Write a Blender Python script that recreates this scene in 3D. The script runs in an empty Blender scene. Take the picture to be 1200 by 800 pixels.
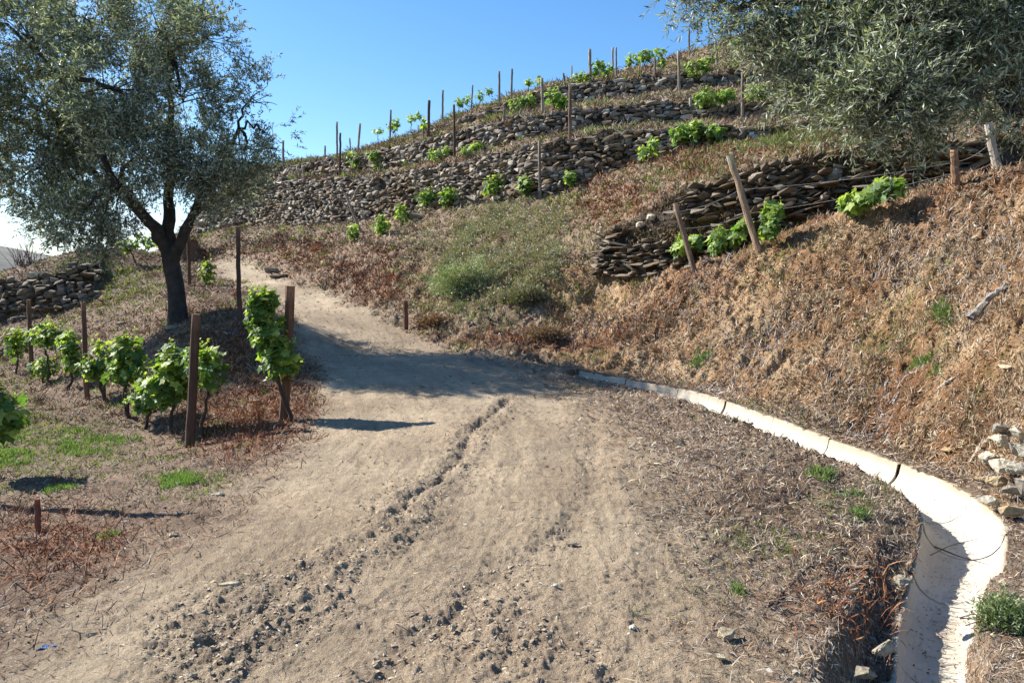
import bpy, bmesh, math, random
import numpy as np
from mathutils import Vector
R = math.radians
rng = np.random.RandomState(7)
random.seed(7)
sc = bpy.context.scene
col = sc.collection

# ------------------------------------------------------------------ camera, sky, sun, exposure
F = 933.0                      # focal length in photo pixels (28 mm on full frame)
PITCH = math.atan(70 / F)
cam_d = bpy.data.cameras.new('camera'); cam_d.lens = 28.0; cam_d.sensor_width = 36.0
cam_d.clip_start = 0.05; cam_d.clip_end = 6000
cam = bpy.data.objects.new('camera', cam_d); col.objects.link(cam)
cam.location = (0, 0, 0); cam.rotation_euler = (math.pi / 2 - PITCH, 0, 0)
sc.camera = cam

SUN_AZ = math.atan2(-0.91, 0.42)          # from +Y, towards -X
SUN_EL = R(38)
SUNDIR = Vector((math.sin(SUN_AZ) * math.cos(SUN_EL), math.cos(SUN_AZ) * math.cos(SUN_EL), math.sin(SUN_EL)))
w = bpy.data.worlds.new('World'); sc.world = w; w.use_nodes = True
nt = w.node_tree
bg = nt.nodes['Background']
sky = nt.nodes.new('ShaderNodeTexSky'); sky.sky_type = 'NISHITA'; sky.sun_disc = False
sky.sun_elevation = SUN_EL; sky.sun_rotation = SUN_AZ
sky.altitude = 300; sky.air_density = 1.0; sky.dust_density = 0.4; sky.ozone_density = 3.5
# thin white cloud low in the left of the sky
tc = nt.nodes.new('ShaderNodeTexCoord')
def N(t, **k):
    n = nt.nodes.new(t)
    for a, b in k.items(): setattr(n, a, b)
    return n
cn = N('ShaderNodeTexNoise'); cn.inputs['Scale'].default_value = 4.0; cn.inputs['Detail'].default_value = 6
mp = N('ShaderNodeMapping'); mp.inputs['Scale'].default_value = (1, 1, 2.2)
nt.links.new(tc.outputs['Generated'], mp.inputs['Vector']); nt.links.new(mp.outputs[0], cn.inputs['Vector'])
cr = N('ShaderNodeValToRGB'); cr.color_ramp.elements[0].position = 0.42; cr.color_ramp.elements[1].position = 0.66
nt.links.new(cn.outputs['Fac'], cr.inputs[0])
dv = N('ShaderNodeVectorMath', operation='DOT_PRODUCT'); cd = Vector((-0.60, 0.80, 0.08)).normalized()
dv.inputs[1].default_value = cd
nt.links.new(tc.outputs['Generated'], dv.inputs[0])
mr = N('ShaderNodeMapRange'); mr.inputs['From Min'].default_value = 0.955; mr.inputs['From Max'].default_value = 0.995
nt.links.new(dv.outputs['Value'], mr.inputs['Value'])
mu = N('ShaderNodeMath', operation='MULTIPLY'); nt.links.new(cr.outputs[0], mu.inputs[0]); nt.links.new(mr.outputs[0], mu.inputs[1])
mx = N('ShaderNodeMix', data_type='RGBA'); mx.inputs['B'].default_value = (4.6, 5.2, 6.3, 1)
nt.links.new(mu.outputs[0], mx.inputs['Factor']); hs = N('ShaderNodeHueSaturation'); hs.inputs['Saturation'].default_value = 1.22; nt.links.new(sky.outputs[0], hs.inputs['Color']); nt.links.new(hs.outputs[0], mx.inputs['A'])
nt.links.new(mx.outputs['Result'], bg.inputs['Color'])
bg.inputs['Strength'].default_value = 0.09

sl = bpy.data.lights.new('sun', 'SUN'); sl.energy = 5.0; sl.angle = R(0.5); sl.color = (1, 0.955, 0.88)
sun = bpy.data.objects.new('sun', sl); col.objects.link(sun)
sun.rotation_euler = SUNDIR.to_track_quat('Z', 'Y').to_euler()
sc.view_settings.view_transform = 'Standard'; sc.view_settings.look = 'None'
sc.view_settings.exposure = 1.18; sc.view_settings.gamma = 1.0; sc.view_settings.use_curve_mapping = False

# ------------------------------------------------------------------ helpers
cp, sp_ = math.cos(PITCH), math.sin(PITCH)
def P(px, py, d):
    """world point seen at photo pixel (px, py), d metres in front of the camera"""
    v = (400 - np.asarray(py, float)) / F
    u = (np.asarray(px, float) - 600) / F
    s = d / (cp + v * sp_)
    return np.stack(np.broadcast_arrays(u * s, d * np.ones_like(s), (v * cp - sp_) * s), -1)
def project(p):
    f = p[..., 1] * cp - p[..., 2] * sp_
    up = p[..., 1] * sp_ + p[..., 2] * cp
    return 600 + F * p[..., 0] / f, 400 - F * up / f

def vn(x, y, seed=0):
    T = np.random.RandomState(seed + 1).rand(256, 256)
    xi = np.floor(x).astype(int); yi = np.floor(y).astype(int)
    fx = x - xi; fy = y - yi
    fx = fx * fx * (3 - 2 * fx); fy = fy * fy * (3 - 2 * fy)
    a = T[xi & 255, yi & 255]; b = T[(xi + 1) & 255, yi & 255]
    c = T[xi & 255, (yi + 1) & 255]; d = T[(xi + 1) & 255, (yi + 1) & 255]
    return (a * (1 - fx) + b * fx) * (1 - fy) + (c * (1 - fx) + d * fx) * fy
def fbm(x, y, f, o=4, seed=0, g=0.5):
    s = 0; a = 1; t = 0
    for i in range(o):
        c_, s_ = math.cos(0.7 * i), math.sin(0.7 * i)
        s = s + a * (vn((x * c_ - y * s_) * f + 13.1 * i, (x * s_ + y * c_) * f + 7.7 * i, seed + i) * 2 - 1); t += a
        a *= g; f *= 2.03
    return s / t
def sstep(a, b, x):
    t = np.clip((x - a) / (b - a), 0, 1); return t * t * (3 - 2 * t)

def tag(o, label=None, cat=None, group=None, kind=None):
    if label: o['label'] = label
    if cat: o['category'] = cat
    if group: o['group'] = group
    if kind: o['kind'] = kind
    return o
def empty(name, loc, label=None, cat=None, group=None):
    o = bpy.data.objects.new(name, None); col.objects.link(o); o.location = loc; o.empty_display_size = 0.2
    return tag(o, label, cat, group)

def mesh_np(name, V, faces, mat=None, colr=None, parent=None, smooth=False, origin=None):
    """faces: list of int arrays (n,k)"""
    V = np.asarray(V, np.float32)
    if parent is not None:
        V = V - np.array(parent.location, np.float32)
    elif origin is not None:
        V = V - np.array(origin, np.float32)
    me = bpy.data.meshes.new(name)
    me.vertices.add(len(V)); me.vertices.foreach_set('co', V.ravel())
    faces = [np.asarray(f, np.int32) for f in faces if len(f)]
    li = np.concatenate([f.ravel() for f in faces])
    tot = np.concatenate([np.full(len(f), f.shape[1], np.int32) for f in faces])
    st = np.concatenate([[0], np.cumsum(tot)[:-1]]).astype(np.int32)
    me.loops.add(len(li)); me.loops.foreach_set('vertex_index', li)
    me.polygons.add(len(tot)); me.polygons.foreach_set('loop_start', st)
    me.update(calc_edges=True)
    if colr is not None:
        a = me.color_attributes.new('Col', 'FLOAT_COLOR', 'POINT')
        c4 = np.ones((len(V), 4), np.float32); c4[:, :3] = colr
        a.data.foreach_set('color', c4.ravel())
    me.polygons.foreach_set('use_smooth', np.full(len(tot), smooth))
    if mat: me.materials.append(mat)
    me.validate(); me.update()
    o = bpy.data.objects.new(name, me); col.objects.link(o)
    if parent is not None: o.parent = parent
    elif origin is not None: o.location = origin
    return o

class Acc:
    """collects pieces into one mesh"""
    def __init__(s): s.V = []; s.F = {}; s.C = []; s.n = 0
    def add(s, V, faces, c):
        V = np.asarray(V, float).reshape(-1, 3)
        s.V.append(V)
        c = np.asarray(c, float)
        s.C.append(np.broadcast_to(c, V.shape) if c.ndim == 1 else c)
        for f in faces:
            f = np.asarray(f, int)
            if len(f): s.F.setdefault(f.shape[1], []).append(f + s.n)
        s.n += len(V)
    def inst(s, TV, TF, pos, rot, scale, c):
        """template TV (k,3), TF list of face arrays; pos (n,3) rot (n,3,3) scale (n,) or (n,3) c (n,3)"""
        n = len(pos)
        if n == 0: return
        scale = np.asarray(scale, float)
        if scale.ndim == 1: scale = scale[:, None] * np.ones(3)
        L = TV[None] * scale[:, None, :]
        V = np.einsum('nij,nkj->nki', rot, L) + pos[:, None, :]
        k = len(TV)
        off = (np.arange(n) * k)[:, None, None]
        s.add(V.reshape(-1, 3), [(np.asarray(f)[None] + off).reshape(-1, np.asarray(f).shape[1]) for f in TF], np.repeat(c, k, 0))
    def build(s, name, mat, parent=None, smooth=False, origin=None):
        return mesh_np(name, np.concatenate(s.V), [np.concatenate(f) for f in s.F.values()], mat, np.concatenate(s.C), parent, smooth, origin)

def frame_from_dir(d, roll=None):
    """rotation matrices whose local X points along d"""
    d = d / np.linalg.norm(d, axis=1, keepdims=True)
    up = np.where(np.abs(d[:, 2:3]) > 0.95, np.array([[1., 0, 0]]), np.array([[0, 0, 1.]]))
    y = np.cross(up, d); y /= np.linalg.norm(y, axis=1, keepdims=True)
    z = np.cross(d, y)
    if roll is not None:
        c, s = np.cos(roll)[:, None], np.sin(roll)[:, None]
        y, z = y * c + z * s, z * c - y * s
    return np.stack([d, y, z], -1)
def rand_rot_z(n, tilt=0.0):
    a = rng.rand(n) * 2 * np.pi
    d = np.stack([np.cos(a), np.sin(a), rng.randn(n) * tilt], -1)
    return frame_from_dir(d, rng.randn(n) * tilt)
def tube(acc, pts, rad, c, sides=7, rough=0.0, cap=True):
    pts = np.asarray(pts, float); n = len(pts); rad = np.broadcast_to(np.asarray(rad, float), (n,))
    t = np.gradient(pts, axis=0); t /= np.linalg.norm(t, axis=1, keepdims=True) + 1e-9
    ref = np.array([0.31, 0.87, 0.1]); 
    if abs(np.dot(t[0], ref)) > 0.9: ref = np.array([1., 0, 0])
    a = np.cross(t, ref); a /= np.linalg.norm(a, axis=1, keepdims=True) + 1e-9
    b = np.cross(t, a)
    th = np.arange(sides) * 2 * np.pi / sides
    rr = rad[:, None] * (1 + rough * rng.randn(n, sides))
    V = pts[:, None] + rr[..., None] * (np.cos(th)[None, :, None] * a[:, None] + np.sin(th)[None, :, None] * b[:, None])
    i = np.arange(n - 1)[:, None] * sides; j = np.arange(sides)[None]; j2 = (j + 1) % sides
    q = np.stack([i + j, i + j2, i + sides + j2, i + sides + j], -1).reshape(-1, 4)
    V = V.reshape(-1, 3)
    fs = [q]
    if cap:
        V = np.concatenate([V, pts[-1:]]); top = (n - 1) * sides
        fs.append(np.stack([top + np.arange(sides), top + (np.arange(sides) + 1) % sides, np.full(sides, n * sides)], -1))
    acc.add(V, fs, c)
def bez(a, b, c, n=8, wob=0.0):
    t = np.linspace(0, 1, n)[:, None]
    p = (1 - t) ** 2 * np.array(a) + 2 * t * (1 - t) * np.array(b) + t * t * np.array(c)
    if wob: p[1:-1] += rng.randn(n - 2, 3) * wob
    return p

# ------------------------------------------------------------------ materials
def material(name, rough=0.9, var=0.35, vscale=6.0, bump=0.3, bscale=40.0, trans=0.0, speck=None, spec=0.25, extra=None, bdist=0.01, stretch=None):
    m = bpy.data.materials.new(name); m.use_nodes = True; t = m.node_tree; b = t.nodes['Principled BSDF']
    b.inputs['Roughness'].default_value = rough; b.inputs['Specular IOR Level'].default_value = spec
    def nn(k, **kw):
        n = t.nodes.new(k)
        for a, v in kw.items(): setattr(n, a, v)
        return n
    at = nn('ShaderNodeAttribute', attribute_name='Col'); co = nn('ShaderNodeTexCoord')
    cur = at.outputs['Color']; vsrc = co.outputs['Object']
    if stretch:
        mpp = nn('ShaderNodeMapping'); mpp.inputs['Scale'].default_value = stretch; t.links.new(vsrc, mpp.inputs['Vector']); vsrc = mpp.outputs[0]
    def noise(scale, detail=5, rough_=0.6):
        n = nn('ShaderNodeTexNoise'); n.inputs['Scale'].default_value = scale; n.inputs['Detail'].default_value = detail
        n.inputs['Roughness'].default_value = rough_; t.links.new(vsrc, n.inputs['Vector']); return n
    if var:
        for s_, a_ in ((vscale, var), (vscale * 9, var * 0.9)):
            n = noise(s_); mr_ = nn('ShaderNodeMapRange'); mr_.inputs['From Min'].default_value = 0.3; mr_.inputs['From Max'].default_value = 0.7
            mr_.inputs['To Min'].default_value = 1 - a_; mr_.inputs['To Max'].default_value = 1 + a_
            t.links.new(n.outputs['Fac'], mr_.inputs['Value'])
            vm = nn('ShaderNodeVectorMath', operation='SCALE'); t.links.new(cur, vm.inputs[0]); t.links.new(mr_.outputs[0], vm.inputs['Scale'])
            cur = vm.outputs[0]
    if speck:
        for (sc_, thr, colr, rr) in speck:
            v = nn('ShaderNodeTexVoronoi'); v.inputs['Scale'].default_value = sc_; t.links.new(co.outputs['Object'], v.inputs['Vector'])
            # a few of the cells only: cell colour > threshold and near the centre
            sx = nn('ShaderNodeSeparateColor'); t.links.new(v.outputs['Color'], sx.inputs[0])
            g = nn('ShaderNodeMath', operation='GREATER_THAN'); g.inputs[1].default_value = thr; t.links.new(sx.outputs[0], g.inputs[0])
            l = nn('ShaderNodeMath', operation='LESS_THAN'); l.inputs[1].default_value = rr; t.links.new(v.outputs['Distance'], l.inputs[0])
            mm = nn('ShaderNodeMath', operation='MULTIPLY'); t.links.new(g.outputs[0], mm.inputs[0]); t.links.new(l.outputs[0], mm.inputs[1])
            mi = nn('ShaderNodeMix', data_type='RGBA'); mi.inputs['B'].default_value = (*colr, 1)
            t.links.new(mm.outputs[0], mi.inputs['Factor']); t.links.new(cur, mi.inputs['A']); cur = mi.outputs['Result']
    if extra: cur = extra(t, nn, noise, cur)
    t.links.new(cur, b.inputs['Base Color'])
    if bump:
        n = noise(bscale, 6, 0.7); bp = nn('ShaderNodeBump'); bp.inputs['Strength'].default_value = bump; bp.inputs['Distance'].default_value = bdist
        t.links.new(n.outputs['Fac'], bp.inputs['Height']); t.links.new(bp.outputs[0], b.inputs['Normal'])
    if trans:
        tr = nn('ShaderNodeBsdfTranslucent'); ms = nn('ShaderNodeMixShader'); ms.inputs[0].default_value = trans
        ts = nn('ShaderNodeMix', data_type='RGBA', blend_type='MULTIPLY'); ts.inputs['Factor'].default_value = 1
        ts.inputs['B'].default_value = (1.5, 1.6, 0.7, 1); t.links.new(cur, ts.inputs['A'])
        t.links.new(ts.outputs['Result'], tr.inputs['Color'])
        t.links.new(b.outputs[0], ms.inputs[1]); t.links.new(tr.outputs[0], ms.inputs[2])
        t.links.new(ms.outputs[0], t.nodes['Material Output'].inputs['Surface'])
    return m
M_road = material('road_dirt', var=0.2, vscale=1.3, bump=1.0, bscale=70, bdist=0.03, speck=[(70, 0.9, (0.5, 0.45, 0.38), 0.3), (110, 0.85, (0.13, 0.10, 0.08), 0.3)])
M_soil = material('soil', var=0.30, vscale=2.2, bump=1.0, bscale=45, bdist=0.03, speck=[(60, 0.88, (0.42, 0.36, 0.28), 0.3), (90, 0.75, (0.05, 0.035, 0.025), 0.35)])
M_stone = material('schist_stone', rough=0.85, var=0.3, vscale=5, bump=0.8, bscale=30, bdist=0.02)
M_soil_clod = material('dry_clod', var=0.3, vscale=12, bump=0.6, bscale=80)
M_litter = material('dry_litter', var=0.2, vscale=3, bump=0)
M_leaf = material('olive_leaf', rough=0.5, var=0.0, bump=0, trans=0.22, spec=0.5)
M_vleaf = material('vine_leaf', rough=0.5, var=0.15, vscale=20, bump=0, trans=0.42, spec=0.4)
M_grass = material('grass_blade', rough=0.6, var=0.15, vscale=2, bump=0, trans=0.35)
M_bark = material('olive_bark', rough=0.95, var=0.4, vscale=8, bump=1.0, bscale=25, bdist=0.05)
M_wood = material('weathered_wood', rough=0.9, var=0.4, vscale=14, bump=1.0, bscale=90, bdist=0.02, stretch=(1, 1, .09))
M_conc = material('concrete', rough=0.85, var=0.07, vscale=5, bump=0.4, bscale=70, bdist=0.006, speck=[(60, 0.93, (0.45, 0.38, 0.30), 0.25)])
M_far = material('far_slope', var=0.25, vscale=0.05, bump=0)

# ------------------------------------------------------------------ terrain: near ground
ctrl = []
def cpx(*rows):
    for (a, b, d) in rows: ctrl.append(P(a, b, d))
def cw(*rows):
    for r in rows: ctrl.append(np.array(r, float))
cw((0, -8, -1.7), (-8, -8, -2.0), (8, -8, -1.9), (0, 1, -1.65), (0, 3, -1.62), (0, 6, -1.58), (0.3, 9, -1.5), (1.5, 3, -1.72), (1.4, 4.2, -1.7), (2.4, 5.6, -1.76), (3.0, 6.5, -1.76),
   (3.0, 7.6, -1.72), (2.5, 8.8, -1.64), (2.0, 10, -1.56), (1.2, 11.2, -1.48), (.4, 12.2, -1.38))
cw((1.15, 12.8, -1.35), (1.9, 12.1, -1.42), (2.65, 11.2, -1.45), (3.1, 10.3, -1.5), (3.45, 9.4, -1.57), (3.85, 8.6, -1.65),
   (4.2, 7.8, -1.7), (4.25, 6.8, -1.74), (4.05, 5.9, -1.78), (3.6, 5.1, -1.82), (3.0, 4.3, -1.86), (2.6, 3.6, -1.9), (2.0, 2.5, -1.95), (4.5, 2.0, -1.7), (6.5, 3, -1.0), (8, 0, -0.8))
cpx((1200, 500, 6.6), (1200, 400, 7.5), (1200, 300, 8.8), (1200, 222, 10.3), (1100, 480, 7.9), (1100, 400, 8.9), (1100, 300, 10.3), (1100, 232, 11.2),
    (1000, 450, 9.4), (1000, 350, 10.8), (1000, 255, 12), (900, 440, 10.6), (900, 350, 12), (890, 293, 12.9), (800, 420, 12), (800, 370, 13), (805, 322, 13.9),
    (700, 400, 14), (700, 350, 16), (640, 400, 14.5), (1500, 300, 7.5), (1500, 500, 5.5), (1500, 150, 11))
cw((-0.9, 13, -1.3), (0.0, 13.5, -1.33), (-1.0, 15, -1.17), (-2.25, 17, -0.86), (-1.5, 11, -1.42), (-1.3, 9, -1.55), (-1.8, 5, -1.66), (-3, 13.2, -1.25), (-3.3, 15, -1.0))
cpx((600, 350, 16.5), (600, 300, 18.5), (540, 340, 18), (475, 330, 19.5), (475, 290, 22.5), (400, 352, 20), (400, 305, 23), (360, 342, 21.5), (330, 324, 25), (330, 297, 28), (280, 310, 29), (280, 290, 32), (340, 360, 19), (300, 345, 21), (265, 322, 26))
# left: vine terrace, mound with the olive, low wall
cw((-2.5, 3, -1.72), (-4.5, 4, -1.9), (-4.5, 6.5, -1.92), (-3.0, 6.5, -1.8), (-5, 8.5, -1.95), (-7, 10, -1.97), (-7, 12.7, -1.95), (-10, 16.5, -1.97), (-9, 12, -2.0), (-14, 18, -2.0), (-14, 8, -2.2), (-8.5, 14.7, -1.93), (-3.8, 9.5, -1.97), (-2.65, 9.3, -1.66), (-3.1, 9.9, -1.72), (-5.0, 11.0, -1.9), (-12, 20, -1.8))
cpx((208, 376, 15), (281, 371, 14), (222, 336, 22), (300, 450, 11.5), (240, 430, 12.3), (180, 400, 14.2), (150, 385, 17), (100, 388, 19), (0, 402, 20.5), (50, 395, 20),
    (150, 325, 24), (150, 293, 27), (0, 372, 23.3), (0, 330, 24.3), (60, 362, 23.3), (60, 318, 24.3), (110, 345, 23.8), (110, 303, 25), (190, 345, 20), (200, 310, 26), (240, 312, 28), (255, 345, 19), (-150, 345, 24), (-150, 400, 20.5))
cw((-20, 32, -1.2), (-16, 33, -0.8), (-13, 34, -0.2), (-25, 25, -1.5))

# ------------------------------------------------------------------ terrain: knots of the terraces, per photo column
# each row: (px, D base, D top, A base, A top, B base, B top, C base, C top, crest) as (py, d)
TB = [
 (-700, (380, 30), (379, 30.3), (395, 40), (395, 40.5), (400, 44), (400, 44.5), (405, 50), (405, 50.5), (410, 60)),
 (0,    (345, 32), (344, 32.3), (358, 40), (358, 40.5), (362, 44), (362, 44.5), (366, 50), (366, 50.5), (370, 60)),
 (110,  (325, 33), (324, 33.3), (330, 40), (329, 40.5), (331, 43), (331, 43.5), (333, 48), (333, 48.5), (335, 55)),
 (190,  (305, 35), (304, 35.3), (300, 40), (294, 40.5), (296, 42), (295, 42.5), (296, 45), (296, 45.5), (297, 50)),
 (235,  (293, 34), (292, 34.3), (275, 38), (252, 38.3), (251, 40), (249, 40.3), (249, 42), (248, 42.3), (248, 46)),
 (280,  (282, 33), (281, 33.1), (262, 36), (213, 36.3), (209, 38), (204, 38.2), (203, 40), (202, 40.2), (201, 44)),
 (340,  (283, 29), (282, 29.1), (262, 33), (211, 33.3), (207, 35), (194, 35.2), (193, 37.5), (192, 37.7), (191, 42)),
 (400,  (286, 25.3), (285, 25.4), (262, 30), (210, 30.3), (205, 32), (188, 32.2), (187, 35), (185, 35.2), (183, 40)),
 (470,  (290, 22.5), (289, 22.6), (252, 28), (204, 28.3), (195, 29.5), (172, 29.7), (169, 33), (166, 33.2), (163, 37)),
 (500,  (293, 21.5), (292, 21.6), (246, 27), (198, 27.3), (188, 28.5), (165, 28.7), (161, 32), (158, 32.2), (154, 36)),
 (533,  (296, 20.5), (295, 20.6), (240, 26), (190, 26.3), (181, 27.7), (154, 27.9), (149, 31.5), (142, 31.7), (135, 36)),
 (600,  (300, 18.7), (299, 18.8), (236, 24), (177, 24.3), (169, 26), (139, 26.2), (134, 30.5), (120, 30.7), (113, 35)),
 (633,  (304, 18), (303, 18.1), (231, 23), (169, 23.3), (163, 25.5), (135, 25.7), (129, 30), (107, 30.2), (102, 35)),
 (680,  (310, 17.2), (306, 17.3), (215, 22.6), (160, 22.9), (155, 25.2), (129, 25.4), (124, 29.7), (100, 29.9), (90, 35)),
 (720,  (322, 16.2), (268, 16.6), (198, 22.3), (155, 22.6), (151, 25), (125, 25.2), (119, 29.3), (96, 29.6), (84, 35)),
 (760,  (323, 15.6), (245, 16.0), (186, 22), (151, 22.3), (148, 24.8), (121, 25), (111, 29), (90, 29.3), (78, 35)),
 (800,  (319, 15), (225, 15.4), (175, 21.6), (149, 21.8), (145, 24.5), (117, 24.7), (105, 29), (87, 29.2), (62, 36)),
 (850,  (304, 14.4), (208, 14.8), (166, 21.2), (150, 21.4), (141, 24.2), (125, 24.4), (103, 28.6), (88, 28.8), (48, 38)),
 (900,  (287, 14), (192, 14.5), (161, 21), (148, 21.2), (137, 24), (119, 24.2), (99, 28.3), (83, 28.5), (30, 38)),
 (1000, (250, 13.5), (177, 14), (152, 20.5), (138, 20.7), (125, 23.5), (108, 23.7), (86, 28), (70, 28.2), (0, 37)),
 (1100, (232, 13.2), (168, 13.6), (148, 20), (133, 20.2), (115, 23), (98, 23.2), (75, 27.5), (60, 27.7), (-30, 36)),
 (1200, (224, 13), (160, 13.4), (145, 20), (130, 20.2), (108, 23), (90, 23.2), (65, 27.5), (50, 27.7), (-45, 36)),
 (2000, (180, 13), (110, 13.4), (95, 20), (80, 20.2), (60, 23), (40, 23.2), (20, 27.5), (0, 27.7), (-100, 36)),
]
TPX = np.array([r[0] for r in TB], float)
TPY = np.array([[k[0] for k in r[1:]] for r in TB], float)
_w = np.interp(TPX, [340, 533, 1200], [0, 1, 1]) * (TPX < 1600)
for _k, _v in ((3, 1.5), (4, -2), (5, 1), (6, -2)): TPY[:, _k] += _w * _v
TD = np.array([[k[1] for k in r[1:]] for r in TB], float)
fine = np.arange(-700, 2001, 2.0)
def sm(a, s=9):
    k = np.exp(-0.5 * (np.arange(-3 * s, 3 * s + 1) / s) ** 2); k /= k.sum()
    return np.convolve(np.pad(a, 3 * s, mode='edge'), k, 'valid')
KD = np.stack([sm(np.interp(fine, TPX, TD[:, k])) for k in range(9)], 1)
KPY = np.stack([sm(np.interp(fine, TPX, TPY[:, k])) for k in range(9)], 1)
KZ = P(fine[:, None], KPY, KD)[..., 2]
for pxk in (0, 110, 190, 235, 280, 340, 400, 470, 533, 600, 633, 680, 720, 760, 800, 850, 900, 1000, 1100, 1200, 1500, -300):
    i = int((pxk + 700) / 2)
    ctrl.append(P(pxk, KPY[i, 0], KD[i, 0]))
ctrl = np.array(ctrl)
def rbf_fit(C):
    X = C[:, :2]; r = np.sqrt(((X[:, None] - X[None]) ** 2).sum(-1) + 0.5)
    n = len(X); A = np.zeros((n + 3, n + 3)); A[:n, :n] = -r - 0.0 * np.eye(n) + 0.02 * np.eye(n)
    Q = np.c_[np.ones(n), X]; A[:n, n:] = Q; A[n:, :n] = Q.T
    return np.linalg.solve(A, np.r_[C[:, 2], 0, 0, 0])
wts = rbf_fit(ctrl)
GX = np.arange(-40, 30.01, 0.1); GY = np.arange(-16, 42.01, 0.1)
gx, gy = np.meshgrid(GX, GY, indexing='ij')
Z0 = wts[-3] + wts[-2] * gx + wts[-1] * gy
for c, a in zip(ctrl, wts[:-3]):
    Z0 -= a * np.sqrt((gx - c[0]) ** 2 + (gy - c[1]) ** 2 + 0.5)
def Hn(x, y):
    fx = np.clip((x - GX[0]) / 0.1, 0, len(GX) - 1.001); fy = np.clip((y - GY[0]) / 0.1, 0, len(GY) - 1.001)
    i = fx.astype(int); j = fy.astype(int); a = fx - i; b = fy - j
    return (Z0[i, j] * (1 - a) + Z0[i + 1, j] * a) * (1 - b) + (Z0[i, j + 1] * (1 - a) + Z0[i + 1, j + 1] * a) * b

# drain channel centreline (x, y, lip z)
CH = np.array([(0.75, 12.35, -1.40), (1.45, 11.68, -1.46), (2.1, 10.9, -1.50), (2.5, 10.1, -1.55), (2.82, 9.3, -1.62), (3.1, 8.5, -1.69), (3.38, 7.75, -1.74),
               (3.57, 6.95, -1.79), (3.50, 6.15, -1.84), (3.05, 5.43, -1.89), (2.66, 4.8, -1.92), (2.31, 4.25, -1.94), (1.98, 3.65, -1.97), (1.53, 2.85, -2.0)])
tt = np.linspace(0, len(CH) - 1, 300)
CHf = np.stack([sm(np.interp(tt, np.arange(len(CH)), CH[:, k]), 6) for k in range(3)], 1)
CHW = 0.27
_t = np.gradient(CHf[:, :2], axis=0); _t /= np.linalg.norm(_t, axis=1, keepdims=True)
CHf[:, 0] += -_t[:, 1] * 0.06; CHf[:, 1] += _t[:, 0] * 0.06   # towards the bank
HW = np.interp(CHf[:, 1], [3.2, 4.6, 6.0], [0.19, 0.22, 0.27])
HW[:100] = 0.27
def polydist(x, y, pl):
    """distance to a polyline, and the position along it in metres, and side"""
    best = np.full(x.shape, 1e9); pos = np.zeros(x.shape); s0 = 0; side = np.zeros(x.shape)
    for a, b in zip(pl[:-1], pl[1:]):
        dx, dy = b[0] - a[0], b[1] - a[1]; L = math.hypot(dx, dy) + 1e-9
        t = np.clip(((x - a[0]) * dx + (y - a[1]) * dy) / L ** 2, 0, 1)
        d = np.hypot(x - a[0] - t * dx, y - a[1] - t * dy)
        m = d < best; best = np.where(m, d, best); pos = np.where(m, s0 + t * L, pos)
        side = np.where(m, np.sign((x - a[0]) * dy - (y - a[1]) * dx), side); s0 += L
    return best, pos, side

def Hcol(px, d):
    """terrain height in the column of photo pixel px at distance d (vectorised)"""
    px = np.asarray(px, float); d = np.asarray(d, float)
    px, d = np.broadcast_arrays(px, d)
    fi = np.clip((px + 700) / 2, 0, len(fine) - 1.001); i = fi.astype(int); a = fi - i
    x = (px - 600) / F * d / (cp)  # first estimate, the pitch changes it by a hair
    kd = KD[i] * (1 - a)[..., None] + KD[i + 1] * a[..., None]
    kz = KZ[i] * (1 - a)[..., None] + KZ[i + 1] * a[..., None]
    near = Hn(x, d)
    x0 = (px - 600) / F * kd[..., 0] / cp
    kz0 = Hn(x0, kd[..., 0])
    z = near.copy()
    kz = kz.copy(); dz = kz0 - kz[..., 0]; kz[..., 0] = kz0
    for k in range(8):
        m = (d > kd[..., k]) & (d <= kd[..., k + 1])
        t = (d - kd[..., k]) / (kd[..., k + 1] - kd[..., k])
        z = np.where(m, kz[..., k] * (1 - t) + kz[..., k + 1] * t, z)
    t = (d - kd[..., 8]); z = np.where(t > 0, kz[..., 8] + 0.05 * t - 0.012 * t * t, z)
    return z
def col_x(px, d, z):
    # x so that the point lands in photo column px
    return (px - 600) / F * (d * cp - z * sp_)
def hit(px, py, dmin=1.6, dmax=48):
    ds = np.concatenate([np.arange(dmin, 20, 0.02), np.arange(20, dmax, 0.04)])
    ray = P(px, py, ds)
    zg = Hcol(np.full(len(ds), px), ds)
    f = ray[:, 2] - zg
    k = np.where(f <= 0)[0]
    k = k[0] if len(k) else int(np.argmin(f))
    return np.array([ray[k, 0], ds[k], zg[k]])

# grid ---------------------------------------------------------------
pxs = np.concatenate([np.arange(-640, -30, 12), np.arange(-30, 1231, 1.7), np.arange(1236, 1800, 12)])
cpxs = np.arange(-640, 1801, 20.0)
NN = 430
rows_c = []
for p in cpxs:
    fi = int(np.clip((p + 700) / 2, 0, len(fine) - 1)); d0 = KD[fi, 0]
    ds = np.exp(np.linspace(math.log(0.7), math.log(d0), 900))
    z = Hcol(np.full(900, p), ds); pt = np.stack([(p - 600) / F * ds, ds, z], -1)
    _, py = project(pt); vis = np.abs(np.diff(np.clip(py, -100, 860)))
    wgt = vis + 12 * np.diff(np.log(ds)) + 0.8 * np.diff(ds)
    c = np.r_[0, np.cumsum(wgt)]; rows_c.append(np.interp(np.linspace(0, c[-1], NN), c, ds))
rows_c = np.array(rows_c)
for r in range(NN): rows_c[:, r] = np.convolve(np.pad(rows_c[:, r], 2, mode='edge'), [.1, .2, .4, .2, .1], 'valid')
D = np.stack([np.interp(pxs, cpxs, rows_c[:, r]) for r in range(NN)], 1)
fkd = np.stack([np.interp(pxs, fine, KD[:, k]) for k in range(9)], 1)
D = D * (fkd[:, :1] / D[:, -1:]) ** (np.linspace(0, 1, NN)[None] ** 3)
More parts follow.
